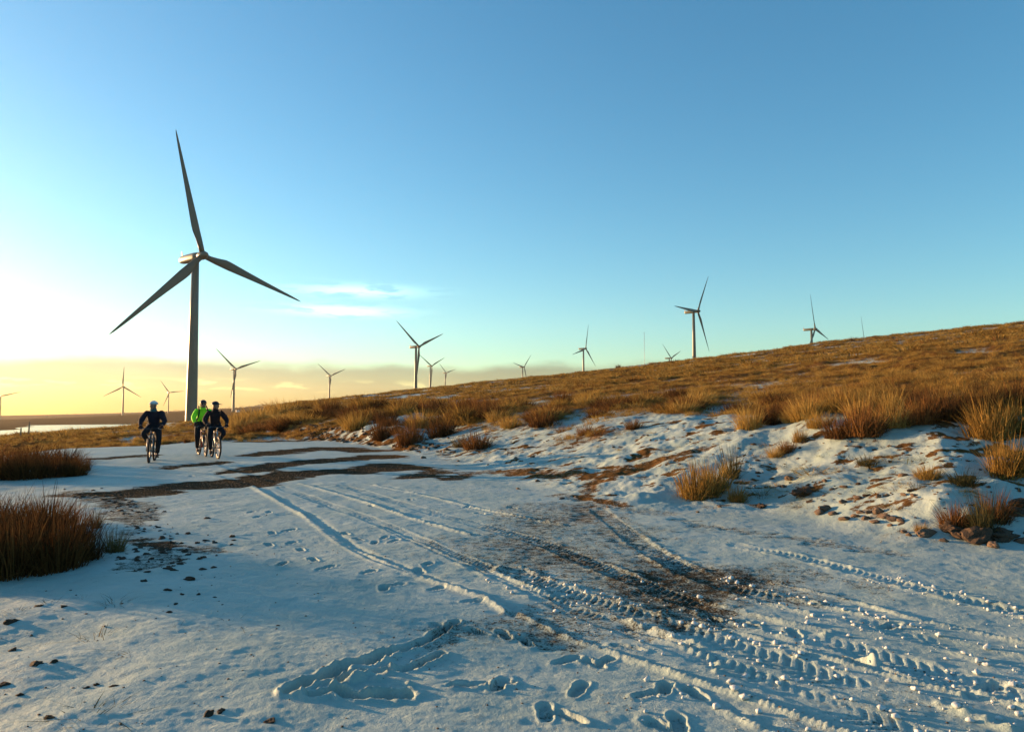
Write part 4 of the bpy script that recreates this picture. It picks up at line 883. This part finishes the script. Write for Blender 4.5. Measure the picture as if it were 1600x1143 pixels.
far_k = [tuft_mesh('moor_clump', M['straw'], 60, 1.0, .9, .9, .045, 2, 70 + i, .5, .6) for i in range(3)] + [tuft_mesh('moor_clump', M['rush'], 60, 1.0, .9, .9, .045, 2, 76, .5, .6)]
def moor_points(n, r0, r1, power):
    g = np.random.default_rng(int(r0 * 10)); ph = g.uniform(RAD(-42), RAD(44), n); t = g.random(n)
    r = (r0 ** power + t * (r1 ** power - r0 ** power)) ** (1 / power); x, y = r * np.sin(ph), r * np.cos(ph)
    i = np.clip(np.searchsorted(rad, r) - 1, 0, nR - 2); j = np.clip(np.searchsorted(ang, ph) - 1, 0, nA - 2)
    fr = (r - rad[i]) / (rad[i + 1] - rad[i]); fa = (ph - ang[j]) / (ang[j + 1] - ang[j])
    q = lambda W, a, b_: W[a * nA + b_]
    z = (q(Z, i, j) * (1 - fa) + q(Z, i, j + 1) * fa) * (1 - fr) + (q(Z, i + 1, j) * (1 - fa) + q(Z, i + 1, j + 1) * fa) * fr
    return x, y, z, q(moor, i, j), q(SNOW, i, j), g
x, y, z, mo, sn, g = moor_points(42000, 9, 70, 0.6)
k = (mo > .45) & (g.random(len(x)) < np.clip(1.15 - 1.1 * np.clip(sn, 0, 1), .12, 1)); x, y, z = x[k], y[k], z[k]; n = len(x)
h = g.uniform(.11, .25, n) * (1 + .7 * g.random(n) ** 4); w = h * g.uniform(.9, 1.5, n)
scatter('moor_grass', near_k, np.stack([x, y, z - .02], -1), np.stack([g.uniform(-.1, .1, n), g.uniform(0, .2, n), g.uniform(0, 6.28, n)], -1), np.stack([w, w, h], -1), g.choice(4, n, p=[.27, .27, .26, .2]), 'rough tawny grass covering the moor just behind the rush belt')
x, y, z, mo, sn, g = moor_points(60000, 55, 330, 0.9)
k = (mo > .45) & (g.random(len(x)) < np.clip(1.15 - 1.0 * np.clip(sn, 0, 1), .1, 1)); x, y, z = x[k], y[k], z[k]; n = len(x); r = np.hypot(x, y)
h = g.uniform(.16, .36, n) * (1 + 1.0 * g.random(n) ** 5) * (1 + .25 * sm(100, 300, r)); w = h * g.uniform(1.0, 1.9, n) * (1 + .5 * sm(100, 300, r))
scatter('hillside_grass', far_k, np.stack([x, y, z - .03], -1), np.stack([g.uniform(-.1, .1, n), g.uniform(0, .2, n), g.uniform(0, 6.28, n)], -1), np.stack([w, w, h], -1), g.choice(4, n, p=[.31, .31, .28, .10]), 'tawny grass covering the rising hillside up to the skyline')
# bush on the skyline
p = gp(966, 571); bsh = tussock('rush', 966, 571, 0, 'dark bushy shrub breaking the line of the moor ridge', None, 'shrub', None, (p[0], p[1])); bsh.scale = (2.6, 2.0, 1.5); bsh['category'] = 'shrub'

# ------------------------------------------------------------------ stones, clods, crumbs
def rock_mesh(name, mat, seed, sub=3, rough=.35, flat=.65):
    bm = bmesh.new(); bmesh.ops.create_icosphere(bm, subdivisions=sub, radius=1.0); off = Vector((seed * 7.1, seed * 3.3, seed))
    for v in bm.verts:
        d = 1 + rough * mnoise.noise(v.co * 1.1 + off) + rough * .5 * mnoise.noise(v.co * 2.6 + off) + rough * .22 * mnoise.noise(v.co * 6 + off)
        c = v.co * d
        for k in range(4):                                          # cleaved faces
            nrm = Vector((math.sin(seed * 3 + k * 2.1), math.cos(seed * 1.7 + k * 2.6), .5 * math.sin(k + seed))).normalized(); e = c.dot(nrm) - .72
            if e > 0: c -= nrm * e * .8
        v.co = (c.x, c.y, c.z * flat)
    me = bpy.data.meshes.new(name); bm.to_mesh(me); bm.free(); me.materials.append(mat); return me
STN = [rock_mesh('stone', M['stone'], i + 1) for i in range(6)]; CLD = [rock_mesh('clod', M['clod'], i + 11, 3, .75, .6) for i in range(5)]; PEB = [rock_mesh('stone_small', M['stone'], i + 21, 2, .4, .6) for i in range(5)]
def stone(meshes, u, v, px, label, group, name='stone', xy=None, sz=None, sink=.25):
    p = gp(u, v) if xy is None else (xy[0], xy[1]); s_ = px * p[1] / F if sz is None else sz
    o = link(bpy.data.objects.new(name, random.choice(meshes))); o.scale = (s_ * random.uniform(.7, 1.5), s_ * random.uniform(.6, 1.1), s_ * random.uniform(.55, 1.0))
    o.location = (p[0], p[1], zg(p[0], p[1]) + s_ * .6 * (1 - 2 * sink) * .5); o.rotation_euler = (random.uniform(-.25, .25), random.uniform(-.25, .25), random.uniform(0, 6.28))
    tag(o, label, 'rock' if name == 'stone' else 'clod', group); return o
Lr, Gr = 'brown stone in the row of stones along the snowy track edge', 'stones along the track edge'
for u, v, s_ in ((1290, 795, 10), (1280, 800, 9), (1302, 802, 8), (1320, 810, 9), (1336, 806, 8), (1352, 808, 7), (1372, 798, 9), (1383, 804, 9), (1366, 812, 6), (1398, 807, 8), (1408, 810, 7), (1358, 800, 6), (1390, 816, 5), (1412, 828, 6), (1420, 834, 6), (1344, 800, 6), (1318, 783, 7), (1340, 775, 7), (1372, 776, 6), (1386, 772, 5), (1428, 776, 7), (1412, 772, 5), (1318, 755, 7), (1288, 752, 5), (1300, 757, 4), (1262, 762, 7), (1410, 744, 7), (1232, 748, 10), (1225, 760, 5), (1475, 843, 7), (1550, 851, 11), (1582, 838, 9), (1598, 846, 9), (1610, 835, 10)):
    stone(STN, u, v, s_, Lr, Gr)
stone(STN, 1446, 832, 14, 'largest roadside stone, with a straw tuft on it', None); stone(CLD, 1256, 772, 16, 'dark turf clod at the back of the stone row', None, 'clod'); stone(CLD, 1190, 792, 8, 'pale earth clod at the end of the stone row', None, 'clod')
for u, v, s_ in ((1500, 832, 20), (1530, 840, 26), (1562, 838, 20), (1480, 824, 16), (1585, 805, 22), (1600, 790, 24), (1515, 815, 20)): stone(CLD, u, v, s_, 'dark peat clod undercut at the track edge beneath the spiky rush', 'peat clods under the spiky rush', 'clod')
for _ in range(105):
    u = random.uniform(470, 700); v = np.interp(u, [470, 560, 640, 700], [682, 690, 702, 708]) - random.uniform(-3, 22) * (1 if u < 660 else .6)
    
    if random.random() < .65: stone(CLD, u, v, random.uniform(2.2, 5.5), 'rough earth clod on the broken bank where the track bends out of sight', 'clods on the broken bank', 'clod')
    else: stone(STN, u, v, random.uniform(2.2, 5.0), 'smooth brown stone among the clods of the broken bank', 'stones of the broken bank')
for _ in range(60):
    u = random.uniform(690, 1180); v = random.uniform(665, 735) - max(0, (u - 900)) * .03; stone(PEB, u, v, random.uniform(1.4, 3.6), 'small stone dotted on the snowy slope above the side track', 'stones on the snowy slope', sink=.35)
for _ in range(64):
    u = random.uniform(1180, 1500); v = random.uniform(690, 790); stone(PEB if random.random() < .5 else STN, u, v, random.uniform(1.5, 3.2), 'small stone half buried in snow behind the stone row', 'half buried stones behind the row', sink=.4)
for _ in range(75):
    t = random.random(); u = np.interp(t, [0, .3, .6, 1], [120, 190, 215, 240]) + random.gauss(0, 16); v = np.interp(t, [0, .3, .6, 1], [768, 778, 800, 845]) + random.gauss(0, 5)
    stone(CLD, u, v, random.uniform(1.8, 4.5), 'dark earth lump on the crumbling verge between the two rush clumps', 'lumps on the verge between the rush clumps', 'clod', sink=.58)
for _ in range(90):
    u, v = random.gauss(258, 42), random.gauss(862, 20); stone(CLD, u, v, random.uniform(1.5, 6.5), 'dark earth lump in the stony patch beside the big rush clump', 'lumps of the stony patch', 'clod', sink=.62)
for _ in range(110):
    u = random.uniform(1150, 1600); v = random.uniform(688, 815)
    if v > np.interp(u, [1150, 1300, 1420, 1600], [770, 800, 818, 800]): continue
    stone(CLD, u, v, random.uniform(1.8, 5.5), 'small peaty lump breaking the snow of the stony bank', 'peaty lumps in the stony bank', 'clod', sink=.55)
for u, v, s_ in ((18, 1015, 8), (18, 978, 10), (55, 1045, 12), (85, 1040, 8), (75, 1130, 10), (325, 1118, 12), (345, 1112, 10), (420, 1128, 9), (180, 1075, 8), (150, 1070, 6), (135, 1075, 5), (225, 912, 6), (260, 925, 6), (297, 905, 9), (228, 898, 6), (275, 945, 4), (285, 930, 4), (310, 930, 4), (335, 933, 3), (435, 978, 4), (450, 1037, 3), (60, 955, 6), (100, 955, 5), (30, 1090, 8), (5, 1075, 10), (265, 960, 5)):
    stone(CLD, u, v, s_, 'dark earth lump showing through the smooth foreground snow', 'lumps in the foreground snow', 'clod', sink=.62)
for u, v, s_ in ((810, 764, 4), (900, 775, 4), (950, 790, 3), (878, 780, 4), (840, 752, 4), (700, 705, 5), (662, 716, 5), (1125, 793, 4), (1090, 800, 3)): stone(STN, u, v, s_, 'small dark stone on the worn snow near the side track', 'stones near the side track')

def merged(name, meshes, items, mat, label, cat):
    P_ = []; Fs = []; o_ = 0
    for x, y, z, s_ in items:
        me = random.choice(meshes); c = me[0] * s_ * np.array([random.uniform(.8, 1.3), random.uniform(.8, 1.2), random.uniform(.7, 1)]); a = random.uniform(0, 6.28)
        c = np.stack([c[:, 0] * math.cos(a) - c[:, 1] * math.sin(a), c[:, 0] * math.sin(a) + c[:, 1] * math.cos(a), c[:, 2]], -1); P_.append(c + np.array([x, y, z])); Fs.append(me[1] + o_); o_ += len(c)
    me = mesh_np(name, np.concatenate(P_), np.concatenate(Fs), mat, True); o = link(bpy.data.objects.new(name, me)); return tag(o, label, cat, None, 'stuff')
def arr(me):
    v = np.zeros(len(me.vertices) * 3, np.float32); me.vertices.foreach_get('co', v); f = np.zeros(len(me.polygons) * 3, np.int32); me.polygons.foreach_get('vertices', f); return v.reshape(-1, 3), f.reshape(-1, 3)
CR = [arr(rock_mesh('crumb_kind', None, 31 + i, 2, .8, .8)) for i in range(5)]; GV = [arr(rock_mesh('gravel_kind', None, 41 + i, 1, .5, .7)) for i in range(4)]
merged('snow_crumbs', CR, [(x, y, zg(x, y) + s_ * .35, s_) for x, y, s_ in CRUMB if y > 1], M['crumb'], 'crumbs of snow thrown up along the tyre tracks', 'snow')
gi_ = np.nonzero((SNOW < .42) & (R1 < 32) & (R1 > 3) & (DR < .6) & (DL < 1.5) & (np.abs(PH) < .7))[0]
gi_ = gi_[~zone[gi_]]; gi_ = RNG.choice(gi_, min(4200, len(gi_)), replace=False)
gz_ = np.nonzero(zone & (SNOW < .6) & (R1 > 3) & (np.abs(PH) < .7))[0]; gf_ = np.nonzero((R1 < 12) & (R1 > 3) & (DR < .6) & (DL < 1.5) & (np.abs(PH) < .7))[0]
gi_ = np.concatenate([gi_, RNG.choice(gz_, min(1300, len(gz_)), replace=False), RNG.choice(gf_, 650, replace=False)])
merged('gravel', GV, [(X[i] + random.uniform(-.02, .02), Y[i] + random.uniform(-.02, .02), Z[i] + .001, random.uniform(.003, .011) * (1 + R1[i] / 30) * (.75 if zone[i] else 1)) for i in gi_], M['stone'], 'loose gravel on the bare patches of the track', 'gravel')

# ------------------------------------------------------------------ haze
hm_, nt_, b_ = mat_base('haze_air'); nt_.nodes.remove(b_)
pv = N(nt_.nodes, 'ShaderNodeVolumePrincipled'); pv.inputs['Color'].default_value = (0.96, 0.90, 0.80, 1); pv.inputs['Density'].default_value = 4.0e-5; pv.inputs['Anisotropy'].default_value = 0.5
nt_.links.new(pv.outputs[0], nt_.nodes['Material Output'].inputs['Volume'])
hz_ = MB().box((0, 0, 75), (7000, 7000, 175)).build('haze', hm_, None, False); tag(hz_, 'thin warm haze hanging over the moor and reservoir', 'haze', None, 'stuff')
